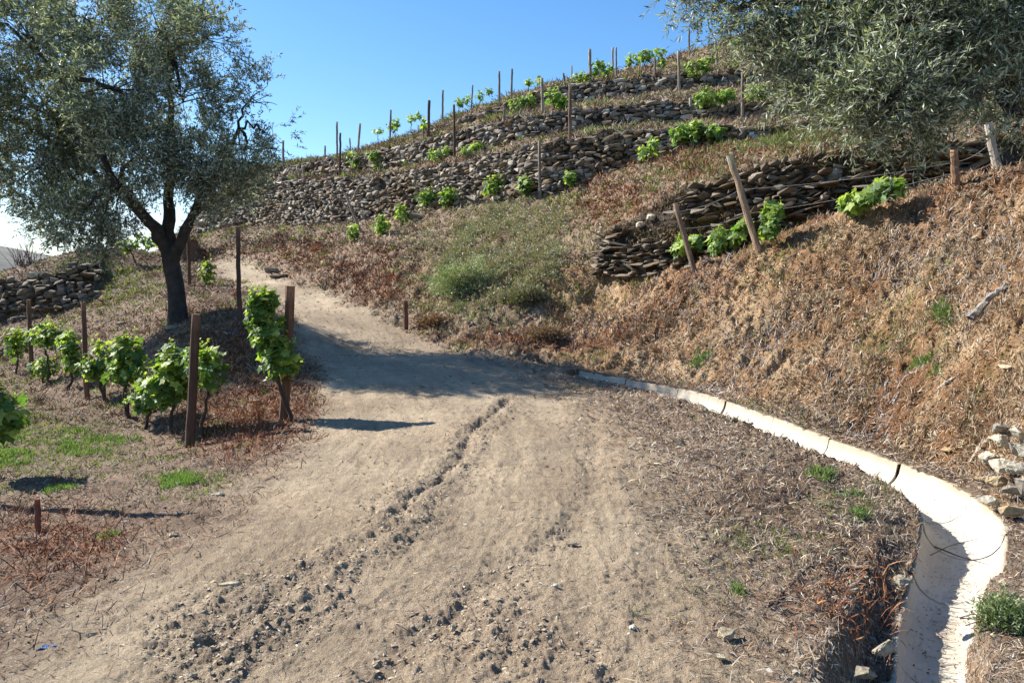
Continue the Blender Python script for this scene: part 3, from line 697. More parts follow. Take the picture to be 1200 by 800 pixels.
# ------------------------------------------------------------------ olive trees
# one olive leaf: narrow, slightly folded, along +X
OL = np.array([(0, 0, 0), (0.45, 0.5, 0.06), (1, 0, -0.06), (0.45, -0.5, 0.06)])
OLF = [np.array([(0, 1, 2), (0, 2, 3)])]
def olive(label, base, trunk_pts, trunk_r, limbs, clusters, leaf_len, leaf_w, twigs_per_m2, per_twig, hole_thr=-0.26):
    root = empty('olive_tree', tuple(base), label, 'tree')
    tr = Acc(); bark = np.array([0.06, 0.052, 0.045])
    tube(tr, trunk_pts, trunk_r, bark, sides=14, rough=0.07)
    br = Acc(); crown = Acc()
    for lb in limbs: tube(tr, lb[0], lb[1], bark, sides=9, rough=0.05)
    ends = np.array([lb[0][-1] for lb in limbs])
    for ci, (c, r, dens) in enumerate(clusters):
        c = np.array(c)
        # a limb from the nearest limb end to the cluster
        k = np.argmin(np.linalg.norm(ends - c, axis=1)); e = ends[k]
        mid_ = (e + c) / 2 + np.array([0, 0, 0.15 * np.linalg.norm(e - c)]) + rng.randn(3) * 0.1
        path = bez(e, mid_, c, 9, 0.03); r0 = 0.05 * min(1.5, max(0.4, r))
        tube(tr, path, np.linspace(r0, r0 * 0.35, 9), bark, sides=6, rough=0.05)
        # sub-branches
        nsub = int(6 + 7 * r)
        subs = []
        for q in range(nsub):
            v = rng.randn(3); v /= np.linalg.norm(v); v[2] = v[2] * 0.7 + 0.1
            st = path[rng.randint(5, 9)]
            en = c + v * r * rng.uniform(0.6, 0.95)
            pp = bez(st, (st + en) / 2 + rng.randn(3) * 0.08 * r, en, 6, 0.015)
            tube(crown, pp, np.linspace(r0 * 0.3, 0.005, 6), bark * 1.2, sides=4)
            subs.append(pp)
        nt_ = int(twigs_per_m2 * r * r * dens)
        v = rng.randn(nt_, 3); v /= np.linalg.norm(v, axis=1, keepdims=True)
        rad = r * rng.uniform(0.12, 1, nt_) ** 0.5 * (0.8 + 0.35 * fbm(v[:, 0] * 3 + ci * 5, v[:, 1] * 3 + v[:, 2] * 2, 1, 3, ci))
        # holes in the crown: reject twigs by noise
        tp = c + v * rad[:, None]
        hole = fbm(tp[:, 0] * 1.0 + tp[:, 1] * .4, tp[:, 2] * 1.0 - tp[:, 1] * .5, 1.7, 3, 200)
        ok = hole > hole_thr + 0.2 * rng.randn(nt_) * 0.5
        tp = tp[ok]; v = v[ok]; nt_ = len(tp)
        td = v * 0.9 + rng.randn(nt_, 3) * 0.55; td[:, 2] -= 0.05
        td /= np.linalg.norm(td, axis=1, keepdims=True)
        tl = rng.uniform(0.16, 0.42, nt_) * (leaf_len / 0.075) ** 0.5
        # stems
        f = frame_from_dir(td)
        ST = np.array([(0, 0.5, 0), (0, -0.5, 0), (1, 0, 0), (0, 0, 0.6)]); 
        crown.inst(ST, [np.array([(0, 1, 2), (1, 3, 2), (3, 0, 2)])], tp, f, np.stack([tl, np.full(nt_, 0.006), np.full(nt_, 0.006)], -1), np.tile(bark * 1.3, (nt_, 1)))
        # leaves
        tw = np.repeat(np.arange(nt_), per_twig); nl = len(tw)
        u = rng.uniform(0.05, 1.05, nl)
        lp = tp[tw] + td[tw] * (u * tl[tw])[:, None]
        ld = td[tw] * 0.75 + rng.randn(nl, 3) * 0.62; ld[:, 2] += 0.12
        fr = frame_from_dir(ld, rng.rand(nl) * 6.28)
        s_ = leaf_len * rng.uniform(0.6, 1.15, nl)
        young = (u > 0.8)[:, None]
        g = np.array([0.10, 0.12, 0.07]) * (0.55 + 0.7 * rng.rand(nl, 1))
        pale = (rng.rand(nl, 1) < 0.46)
        g = np.where(pale, np.array([0.46, 0.49, 0.38]) * (0.7 + 0.4 * rng.rand(nl, 1)), g)
        crown.inst(OL, OLF, lp, fr, np.stack([s_, s_ * leaf_w, s_ * 0.5], -1), g)
    tr.build('trunk', M_bark, root, smooth=True); crown.build('crown', M_leaf, root)
    return root
# left olive
b0 = hit(209, 377); d0 = 15.0
def Q3(px, py, d): return P(px, py, d)
tp_ = np.array([Q3(210, 392, d0), Q3(209, 378, d0), Q3(208, 360, d0), Q3(206, 335, d0), Q3(201, 308, d0), Q3(196, 290, d0), Q3(193, 275, d0)])
limbs = [(bez(Q3(197, 292, d0), Q3(180, 262, d0 - .3), Q3(140, 215, d0 - 1.0), 9, .02), np.linspace(.15, .06, 9)),
         (bez(Q3(198, 295, d0), Q3(197, 250, d0), Q3(200, 190, d0 + .2), 9, .02), np.linspace(.14, .07, 9)),
         (bez(Q3(203, 305, d0), Q3(222, 262, d0 - .3), Q3(240, 225, d0 - .6), 9, .02), np.linspace(.12, .05, 9)),
         (bez(Q3(200, 195, d0 + .2), Q3(197, 120, d0), Q3(200, 60, d0), 9, .03), np.linspace(.08, .03, 9)),
         (bez(Q3(140, 220, d0 - 1), Q3(110, 150, d0 - 1), Q3(70, 90, d0 - .6), 9, .03), np.linspace(.07, .03, 9)),
         (bez(Q3(190, 280, d0 + .2), Q3(150, 230, d0 + 1), Q3(90, 190, d0 + 1.4), 9, .03), np.linspace(.09, .04, 9)),
         (bez(Q3(215, 270, d0 - .3), Q3(250, 210, d0 + .6), Q3(280, 150, d0 + .8), 9, .03), np.linspace(.08, .03, 9))]
cl = [(30, 30, 62, 0, .8), (105, 25, 58, -.8, 1), (185, 30, 62, .5, 1), (245, 45, 44, -.4, .8), (300, 110, 38, .2, .8), (318, 160, 34, 0, .7), (50, 125, 66, .8, 1), (135, 105, 66, -1.2, 1),
      (215, 120, 60, .3, 1), (285, 175, 42, .4, .8), (30, 205, 50, .2, .7), (100, 200, 56, 1.2, 1), (165, 180, 56, -1, 1), (235, 185, 46, -.6, 1), (95, 258, 42, -.6, .9), (138, 248, 36, 0, .9),
      (60, 250, 36, .4, .6), (255, 215, 30, 0, .9), (-40, 110, 60, 0, .7), (120, 285, 18, -.8, .8), (290, 215, 24, .6, .8), (-20, 180, 50, .5, .6), (-30, 20, 60, .5, .7), (240, 232, 22, -.4, .9), (200, 80, 60, 1.4, .5), (120, 150, 65, 1.4, .6)]
clusters = [(Q3(a, b, d0 + dd), r / F * d0, dn) for a, b, r, dd, dn in cl]
olive('big grey-green olive tree with a dark forked trunk on the mound left of the road', b0, tp_, np.array([.27, .20, .165, .155, .15, .14, .10]), limbs, clusters, 0.085, 0.26, 1150, 16)
# right olive, its branches hang in from the right
rb = np.array([6.3, 8.2, Hn(np.array(6.3), np.array(8.2))])
dR = 6.8
tpr = np.array([rb + [0, 0, -.2], rb + [0, 0, .3], rb + [-.1, -.1, 0.9], rb + [-.35, -.25, 1.5]])
tl_ = tpr[-1]
limbs = [(bez(tl_ - [0, 0, .2], Q3(1200, 30, 7.5), Q3(1080, 40, 7.0), 9, .02), np.linspace(.13, .06, 9)),
         (bez(Q3(1080, 42, 7.0), Q3(1000, 0, 7.0), Q3(900, 5, 7.2), 9, .02), np.linspace(.06, .02, 9)),
         (bez(tl_ - [0, 0, .3], Q3(1230, 120, 7.4), Q3(1180, 130, 7.0), 9, .02), np.linspace(.07, .03, 9)),
         (bez(tl_, Q3(1190, -80, 7.5), Q3(1060, -120, 7.5), 9, .02), np.linspace(.12, .04, 9)),
         (bez(Q3(1100, 45, 7.0), Q3(1060, 90, 6.4), Q3(1040, 120, 6.3), 9, .01), np.linspace(.05, .02, 9))]
cl = [(800, -8, 26, 7.6, .6), (835, 8, 30, 7.6, .7), (880, 15, 38, 7.2, 1), (920, 55, 40, 7.2, 1), (930, 0, 50, 7.4, 1), (945, 95, 36, 6.9, 1), (985, 50, 58, 7, 1.1), (1000, 120, 42, 6.5, 1.1), (1040, 110, 55, 6.3, 1.3),
      (1050, 30, 60, 6.6, 1.2), (1080, 145, 32, 6.5, 1.1), (1110, 80, 50, 7.0, 1.3), (1130, 20, 60, 6.6, 1.4), (1180, 30, 65, 7.0, 1.5), (1190, 80, 45, 7.4, 1.3), (1150, -40, 70, 7, 1.2), (1050, -50, 70, 7.2, 1),
      (950, -60, 60, 7.4, 1), (1150, 112, 22, 6.2, .8), (1200, 135, 26, 6.2, .8), (1060, 175, 20, 6.8, .7), (1240, 60, 70, 7.2, 1.3), (1000, -120, 90, 7.5, .8), (1150, -150, 100, 7.5, .8), (1130, 60, 70, 8.2, 1.5), (1200, 20, 80, 8.2, 1.5), (1250, -80, 100, 7.5, 1)]  # farthest dense clusters are added foliage, to darken the crown from behind
clusters = [(Q3(a, b, d), r / F * d, dn) for a, b, r, d, dn in cl]
olive('silvery olive tree whose leafy branches hang in from the top right over the bank', rb, tpr, np.array([.30, .22, .19, .16]), limbs, clusters, 0.075, 0.19, 1800, 15, -0.36)

# ------------------------------------------------------------------ grape vines
def vine_leaf():
    pts = []
    for k, (ang, r) in enumerate([(-160, .34), (-120, .55), (-95, .40), (-62, .70), (-35, .48), (0, .85), (35, .48), (62, .70), (95, .40), (120, .55), (160, .34)]):
        a = R(ang); pts.append((r * math.cos(a) + 0.1, r * math.sin(a), -0.12 * r + 0.05 * (k % 2)))
    V = np.array([(0, 0, 0.03)] + pts); Fc = np.array([(0, k, k + 1) for k in range(1, len(pts))])
    return V, [Fc]
VL = vine_leaf()
def vine(label, base, blobs, stem_h, n, leaf=0.11, group=None, lean=0.0, bright=1.0, n_stem=1):
    """blobs: list of (centre xyz, (rx, ry, rz)) that the shoots fill"""
    root = empty('grape_vine', tuple(base), label, 'vine', group)
    st = Acc(); fo = Acc(); wood = np.array([0.075, 0.052, 0.04])
    c0 = np.array(blobs[0][0], float)
    head = np.array([c0[0], c0[1], c0[2] - blobs[0][1][2] * 0.6])
    if head[2] < base[2] + 0.08: head[2] = base[2] + 0.08
    for k in range(n_stem):
        o_ = np.array([rng.randn() * .05 * k, rng.randn() * .05 * k, 0])
        m = (base + head) / 2 + np.array([rng.randn() * .07, rng.randn() * .05, 0])
        tube(st, bez(base + o_ - [0, 0, .05], m, head, 10, .012), np.linspace(.026, .016, 10) * stem_h, wood, sides=7, rough=.15)
    for (c, r) in blobs:
        c = np.array(c, float); r = np.array(r)
        ns = max(3, int(n / len(blobs) / 16))
        for q in range(ns):
            v = rng.randn(3); v[2] = abs(v[2]) * 1.0 + .2 if q % 2 else v[2]; v /= np.linalg.norm(v)
            tube(st, bez(head, (head + c) / 2 + rng.randn(3) * .06, c + v * r * rng.uniform(.6, 1.0), 6, .01), np.linspace(.007, .003, 6) * stem_h, (0.16, 0.15, 0.06), sides=4)
        m_ = int(n / len(blobs))
        v = rng.randn(m_, 3); v /= np.linalg.norm(v, axis=1, keepdims=True)
        pos = c + v * r * (rng.rand(m_, 1) ** 0.42) * (0.85 + 0.3 * rng.rand(m_, 1))
        # blades face outwards and up, tips droop
        nrm = v * 0.7 + np.array([-0.25, -.15, 0.7]) + rng.randn(m_, 3) * 0.5
        nrm /= np.linalg.norm(nrm, axis=1, keepdims=True)
        d = rng.randn(m_, 3) + v * .5; d[:, 2] -= 0.7; d -= nrm * (d * nrm).sum(1, keepdims=True); d /= np.linalg.norm(d, axis=1, keepdims=True)
        y = np.cross(nrm, d); fr = np.stack([d, y, nrm], -1)
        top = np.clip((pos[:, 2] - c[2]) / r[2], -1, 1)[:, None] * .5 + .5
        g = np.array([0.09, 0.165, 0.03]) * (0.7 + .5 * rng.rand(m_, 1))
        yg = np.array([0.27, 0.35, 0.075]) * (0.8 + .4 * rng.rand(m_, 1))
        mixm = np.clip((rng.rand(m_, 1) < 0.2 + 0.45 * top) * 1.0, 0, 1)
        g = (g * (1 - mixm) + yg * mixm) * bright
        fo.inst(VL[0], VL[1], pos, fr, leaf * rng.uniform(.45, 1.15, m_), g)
        if leaf > .09:                                   # long shoots that stand out of the mass, small leaves along them
            for q in range(2 + int(n / 90)):
                v2 = np.array([rng.randn() * .45, rng.randn() * .3, .6 + rng.rand() * .6]); v2 /= np.linalg.norm(v2)
                s0 = c + v2 * r * .5; s1 = c + v2 * (r * 1.0 + .12 * rng.rand()) ; sh = bez(s0, (s0 + s1) / 2, s1 + np.array([.05 * rng.randn(), 0, .03]), 6)
                tube(st, sh, np.linspace(.004, .0015, 6), (.2, .22, .07), sides=3)
                k_ = 7; u_ = rng.rand(k_); pp = s0 + (s1 - s0) * u_[:, None] + rng.randn(k_, 3) * .02
                fo.inst(VL[0], VL[1], pp, frame_from_dir(rng.randn(k_, 3) + np.array([0, 0, .3]), rng.randn(k_)), leaf * (.65 - .45 * u_), np.tile(np.array([.30, .37, .09]), (k_, 1)))
    st.build('stem', M_wood, root, smooth=True); fo.build('foliage', M_vleaf, root)
    return root
GV = 'vines of the near row left of the road'
def near_vine(label, bpx, bpy, blobs, n, d=None, leaf=0.115, group=GV, n_stem=1, bright=1.0):
    b = hit(bpx, bpy)
    dd = b[1]
    bl = [(P(x, y, dd + dz), (1.25 * rx / F * dd, 1.2 * rx / F * dd * .8, 1.12 * ry / F * dd)) for (x, y, rx, ry, dz) in blobs]
    return vine(label, b, bl, 1.0, int(n * 1.9), leaf * .95, group, n_stem=n_stem, bright=bright)
near_vine('tall bright vine climbing the thick post beside the road', 343, 494, [(302, 366, 12, 20, 0), (314, 392, 18, 22, 0), (328, 422, 20, 22, 0), (312, 352, 9, 10, .1)], 330)
near_vine('vine right of the front post, big pale drooping leaves', 236, 516, [(244, 432, 20, 22, -.1), (232, 418, 14, 14, .1)], 110, leaf=.13)
near_vine('wide vine just left of the front post of the near row', 202, 512, [(205, 432, 24, 25, 0), (190, 455, 24, 20, .1)], 190, leaf=.13)
near_vine('low vine with a bare thin stem, left of the wide vine by the front post', 168, 505, [(176, 462, 15, 16, 0), (165, 470, 12, 10, 0)], 80)
near_vine('tall vine with two dark twisted stems, midway along the near row', 150, 491, [(150, 415, 15, 22, 0), (148, 435, 24, 16, 0)], 190, n_stem=2)
near_vine('pale vine just right of the second thin post', 122, 470, [(120, 420, 18, 20, 0), (108, 432, 12, 12, 0)], 120, n_stem=2)
near_vine('vine just left of the second thin post', 80, 456, [(82, 405, 15, 18, 0), (88, 425, 12, 12, 0)], 120)
near_vine('round vine just right of the leftmost thin post', 58, 452, [(52, 392, 18, 15, 0), (65, 398, 14, 12, 0)], 130)
near_vine('knee-high young vine under the larger ones at the left', 52, 446, [(50, 430, 14, 11, -.4)], 60)
near_vine('small vine left of the leftmost thin post', 17, 438, [(19, 402, 13, 17, 0)], 90)
near_vine('leafy vine cut off by the left edge of the photo', -42, 560, [(-2, 488, 24, 26, 0), (-30, 460, 26, 30, 0)], 260)
near_vine('small dark vine behind the olive trunk beside the road', 243, 334, [(243, 318, 8, 13, 0)], 50, leaf=.13, bright=.8)
near_vine('spreading vine on the crest seen past the left side of the olive trunk', 160, 308, [(150, 288, 10, 7, 0), (172, 283, 14, 8, 0)], 90, leaf=.14)

HG = 'vines on the stone terraces'
def hv(label, blobs, by=None, n=60, bright=1.0, leaf=.15, dm=None):
    x0, y0, rx, ry = blobs[0]
    by = by if by is not None else y0 + ry
    b = hit(x0, by) if dm is None else hit(x0, by, dmin=dm)
    dd = b[1]
    bl = [(P(x, y, dd - .32), (max(.13, 1.12 * rx_ / F * dd), .26, max(.13, 1.12 * ry_ / F * dd))) for (x, y, rx_, ry_) in blobs]
    vine(label, b, bl, 0.8, int(n * 1.35), leaf, HG, bright=bright * 1.15)
hv('low vine on the second terrace, right of the twin posts', [(414, 188, 7, 9), (424, 193, 8, 5)], 200, 70)
hv('vine at the foot of the upper wall, just left of the brown post', [(438, 183, 7, 7), (446, 192, 8, 5)], 198, 70)
hv('small vine on a bare stem on the skyline, leftmost of the three in a row', [(443, 154, 6, 4)], 168, 26)
hv('vine tight behind the skyline post, middle of three in a row', [(459, 150, 6, 6)], 164, 34)
hv('tallest vine of the skyline trio, just right of the post', [(463, 146, 5, 6)], 163, 32)
hv('bent umbrella-shaped skyline vine left of the two tall posts', [(482, 140, 5, 5), (491, 136, 5, 4)], 155, 40)
hv('little vine leaning on the thick skyline post', [(497, 146, 4, 7)], 160, 30)
hv('spreading vine below the skyline, left of the paired posts', [(538, 121, 5, 5), (548, 118, 6, 5)], 132, 44)
hv('bushy skyline vine just left of the paired posts', [(562, 113, 6, 5), (573, 109, 6, 5)], 122, 50)
hv('thin arching vine on the skyline beside the short post', [(620, 97, 7, 3), (633, 95, 6, 4)], 106, 40)
hv('dense vine against the top wall, left half of a long pair', [(608, 122, 12, 7), (620, 119, 9, 8)], 133, 110)
hv('dense vine against the top wall, right half of a long pair', [(648, 113, 11, 9), (658, 122, 8, 7)], 131, 110)
hv('creeping vine along the foot of the middle wall, left of the tall dark post', [(510, 182, 14, 5), (524, 179, 6, 5)], 187, 70)
hv('creeping vine along the foot of the middle wall, right of the tall dark post', [(548, 177, 10, 5), (560, 172, 6, 4)], 182, 60)
hv('dense dark vine on the lower terrace, left of a touching pair', [(503, 233, 13, 11)], 243, 110)
hv('dense vine on the lower terrace, right of a touching pair', [(530, 229, 13, 10), (522, 233, 6, 8)], 241, 100)
hv('bright round vine at the foot of the lowest long wall', [(577, 217, 11, 11), (590, 214, 8, 9)], 229, 120)
hv('small upright vine beside the tall post at the foot of the lowest wall', [(615, 217, 9, 10)], 229, 70)
hv('small round vine by the orange earth, upper of two', [(470, 250, 8, 9)], 262, 60)
hv('small round vine right of the leaning pole, lower of two', [(447, 263, 9, 9)], 275, 70)
hv('tuft of vine at the foot of the leaning pole', [(413, 272, 7, 8)], 282, 50)
hv('vine sprouting from the stones under the long wall', [(668, 208, 6, 8)], 217, 45)
hv('dark skyline vine behind the thick post on the upper slope', [(680, 90, 10, 6), (700, 80, 6, 8)], 98, 80)
hv('skyline vine between the thick post and the twin poles', [(712, 84, 6, 8), (703, 78, 6, 5)], 92, 60)
hv('left end of the hedge-like skyline vines', [(738, 72, 5, 8), (746, 69, 6, 7)], 82, 60)
hv('middle of the hedge-like skyline vines', [(757, 66, 9, 7)], 80, 70)
hv('right end of the hedge-like skyline vines, the highest', [(772, 63, 8, 6), (776, 75, 5, 6)], 80, 70)
hv('wide dark vine above the top wall left of the hanging olive', [(812, 80, 13, 9), (828, 76, 10, 9)], 90, 130)
hv('vine under the olive leaves near the top of the slope', [(868, 52, 12, 6)], 60, 60)
hv('long green vine on the middle terrace, left end', [(826, 115, 12, 9)], 126, 90)
hv('long green vine on the middle terrace, centre', [(850, 112, 11, 9)], 124, 90)
hv('long green vine on the middle terrace, right of the brown post', [(883, 110, 12, 8), (895, 107, 7, 6)], 122, 90)
hv('yellowish bushy vine above the red bracken, left half', [(797, 158, 10, 10)], 168, 90, 1.15)
hv('bushy vine above the red bracken, middle', [(815, 153, 10, 11)], 166, 100)
hv('bushy vine above the red bracken, right half', [(836, 156, 10, 9)], 167, 90)
hv('upright vine growing out of the wall face, below the bushy ones', [(755, 180, 7, 7), (766, 168, 4, 8)], 190, 60)
hv('vine behind the smaller leaning pole', [(798, 290, 9, 9), (815, 285, 7, 8)], 302, 100)
hv('dark vine between the two leaning poles', [(843, 283, 10, 14)], 298, 110)
hv('vine tight left of the big leaning pole', [(862, 276, 8, 10), (870, 266, 6, 8)], 292, 80)
hv('tall vine just right of the big leaning pole', [(903, 265, 9, 13), (904, 248, 4, 7)], 280, 100)
hv('low vine sprawling over the bank crest, left half', [(997, 238, 14, 8)], 248, 90, dm=11)
hv('vine sprawling over the bank crest, right half, brightest', [(1040, 219, 16, 8), (1022, 228, 9, 7)], 236, 120, dm=11)

# ------------------------------------------------------------------ posts
PG = 'wooden posts on the stone terraces'
def post(label, bx_, by_, tx, ty, r=0.04, c=(0.13, 0.09, 0.065), name='wooden_post', group=PG, dm=1.6, cap=True, off=0.0):
    b = hit(bx_, by_, dmin=dm); b = b.copy(); b[1] += off
    d = b[1]; pb = P(bx_, by_, d); t_ = P(tx, ty, d)
    pb[2] = min(pb[2], b[2]) - 0.15
    v = t_ - pb; n = 9
    pts = np.array([pb + v * k / (n - 1) for k in range(n)]); pts[1:-1] += rng.randn(n - 2, 3) * r * 0.10
    a = Acc(); c = np.array(c)
    sides = 9
    tube(a, pts, np.linspace(r * 1.05, r * 0.93, n) * (1 + .03 * rng.randn(n)), c, sides=sides, rough=.04)
    V = np.concatenate(a.V); cc = np.concatenate(a.C).copy(); cc[-1] *= 2.0
    cc[:len(cc) - 1] *= (0.85 + .3 * rng.rand(len(cc) - 1, 1)); cc[-1 - sides:] = np.clip(c * 1.9, 0, .5)
    o = mesh_np(name, V, [np.concatenate(f) for f in a.F.values()], M_wood, cc, origin=tuple(b))
    return tag(o, label, 'post', group)
NG = 'wooden posts beside the road'
DK = (0.105, 0.06, 0.04); LT = (0.30, 0.24, 0.18); GR = (0.20, 0.17, 0.14)
post('front dark brown post of the near vine row', 222, 524, 230, 368, .055, DK, group=NG)
post('thick round brown post with the tall vine beside the road', 332, 494, 340, 335, .06, (0.14, .075, .045), group=NG)
post('thin dark post between the olive tree and the road', 281, 373, 279, 266, .04, DK, group=NG)
post('small dark post just right of the olive trunk', 222, 336, 221, 271, .05, DK, group=NG)
post('reddish thin post in the middle of the near vine row', 102, 469, 98, 354, .04, (0.15, .08, .05), group=NG)
post('leftmost thin post of the near vine row', 37, 441, 34, 351, .045, (0.13, .08, .05), group=NG)
post('short broken reddish stub in the grass at lower left', 45, 622, 44, 584, .022, (0.17, .07, .045), name='post_stub', group=NG)
post('short rusty brown stub where the road meets the slope', 476, 384, 475, 352, .05, (0.15, .07, .045), name='post_stub', group=NG)
post('tall post just outside the left edge that throws a shadow on the ground', -36, 592, -34, 300, .055, DK, group=NG)
post('lone grey post at the far left of the skyline', 332, 200, 332, 165, .05, GR)
post('tiny post on the skyline left of the tall pair', 381, 188, 381, 171, .04, GR)
post('tall skyline post, back one of a close pair', 395, 186, 395, 143, .045, GR)
post('dark post on the second terrace, front one of a close pair', 398, 205, 399, 156, .045, DK)
post('small thin skyline post right of the close pair', 411, 182, 410, 162, .03, GR)
post('pale split post on the skyline leaning slightly right', 419, 180, 422, 145, .05, LT)
post('pale stub on the ledge at the far left of the terraces', 357, 209, 355, 195, .05, LT, name='post_stub')
post('pale pole leaning left in front of the lowest wall', 425, 272, 404, 226, .05, LT)
post('thin skyline post among the three small vines', 457, 168, 458, 129, .045, GR)
post('brown post below the three small skyline vines', 456, 195, 456, 170, .045, DK)
post('thick brown skyline post with a little vine on it', 502, 162, 503, 118, .055, DK)
post('short thin skyline post left of the thick brown one', 496, 164, 496, 150, .035, GR)
post('tall grey skyline post with clear sky on both sides, right of the thick brown one', 518, 146, 519, 106, .045, GR)
post('tall dark post at the foot of the middle wall', 533, 184, 532, 123, .045, DK)
post('thin grey stake behind a skyline vine', 552, 126, 554, 100, .035, GR)
post('left one of two matching tall skyline posts', 585, 122, 585, 84, .045, GR)
post('right one of two matching tall skyline posts', 599, 117, 600, 81, .045, GR)
post('pale stub halfway up the wall below the matching posts', 591, 147, 591, 127, .05, GR, name='post_stub')
post('leaning stub in the rubble of the middle terrace', 569, 167, 572, 152, .045, LT, name='post_stub')
post('pale post in front of the dense pair of vines', 636, 134, 635, 92, .05, LT)
post('short skyline post leaning left', 663, 101, 660, 86, .04, GR)
post('thin pale skyline stake right of the short leaning one', 670, 96, 670, 77, .03, LT)
post('brown post standing on the ledge right of the dark hole in the wall', 668, 163, 668, 102, .05, (.17, .11, .08))
post('tall grey post at the foot of the lowest long wall', 633, 233, 632, 165, .045, GR)
post('thick pale skyline post above the top wall', 692, 97, 691, 58, .06, LT)
post('left twin of two thin poles on the skyline', 718, 90, 718, 56, .04, LT)
post('right twin of two thin poles on the skyline', 722, 88, 722, 56, .035, GR)
post('pale stub in the straw of the upper ledge', 733, 113, 733, 102, .04, LT, name='post_stub')
post('short brown post right of the hedge-like vines', 768, 89, 767, 68, .045, GR)
post('pale post at the top wall left of the wide dark vine', 796, 105, 795, 60, .05, LT)
post('skyline post half hidden by the hanging olive twigs', 808, 66, 807, 34, .045, GR)
post('post in front of the olive twigs on the upper slope', 841, 78, 838, 47, .05, LT)
post('small stake right of the post on the upper slope', 847, 66, 847, 52, .035, LT)
post('whitish stub in front of the middle wall left of the long vine', 811, 137, 809, 115, .05, (.4, .35, .28), name='post_stub')
post('brown post standing in the long green vine', 870, 141, 870, 82, .045, (.2, .15, .11))
post('big pale bare pole leaning left above the bank', 892, 293, 855, 182, .055, (.38, .27, .18))
post('smaller brown pole leaning left above the bank', 817, 318, 791, 238, .045, (.24, .17, .12))
post('squared pale post under the hanging olive at the right edge', 1176, 216, 1158, 145, .06, (.36, .31, .25), dm=11.2)
post('reddish round post under the hanging olive', 1122, 226, 1118, 176, .055, (.26, .15, .09), dm=11.2)

# ------------------------------------------------------------------ trellis wires by the slate wall
def wire(label, pts):
    a = Acc(); P3 = [P(*p) for p in pts]
    for p, q in zip(P3[:-1], P3[1:]):
        t = np.linspace(0, 1, 10)[:, None]; w_ = p * (1 - t) + q * t; w_[:, 2] -= (0.06 * 4 * t * (1 - t))[:, 0]
        tube(a, w_, .004, (0.25, .24, .23), sides=4)
    tag(a.build('trellis_wire', M_wood), label, 'wire')
wire('upper sagging trellis wire in front of the slate wall', [(795, 248, 14.2), (868, 222, 13.9), (1120, 190, 12.6), (1164, 165, 12.4)])
wire('lower sagging trellis wire in front of the slate wall', [(800, 268, 14.2), (878, 250, 13.9), (1121, 202, 12.6), (1170, 187, 12.4)])

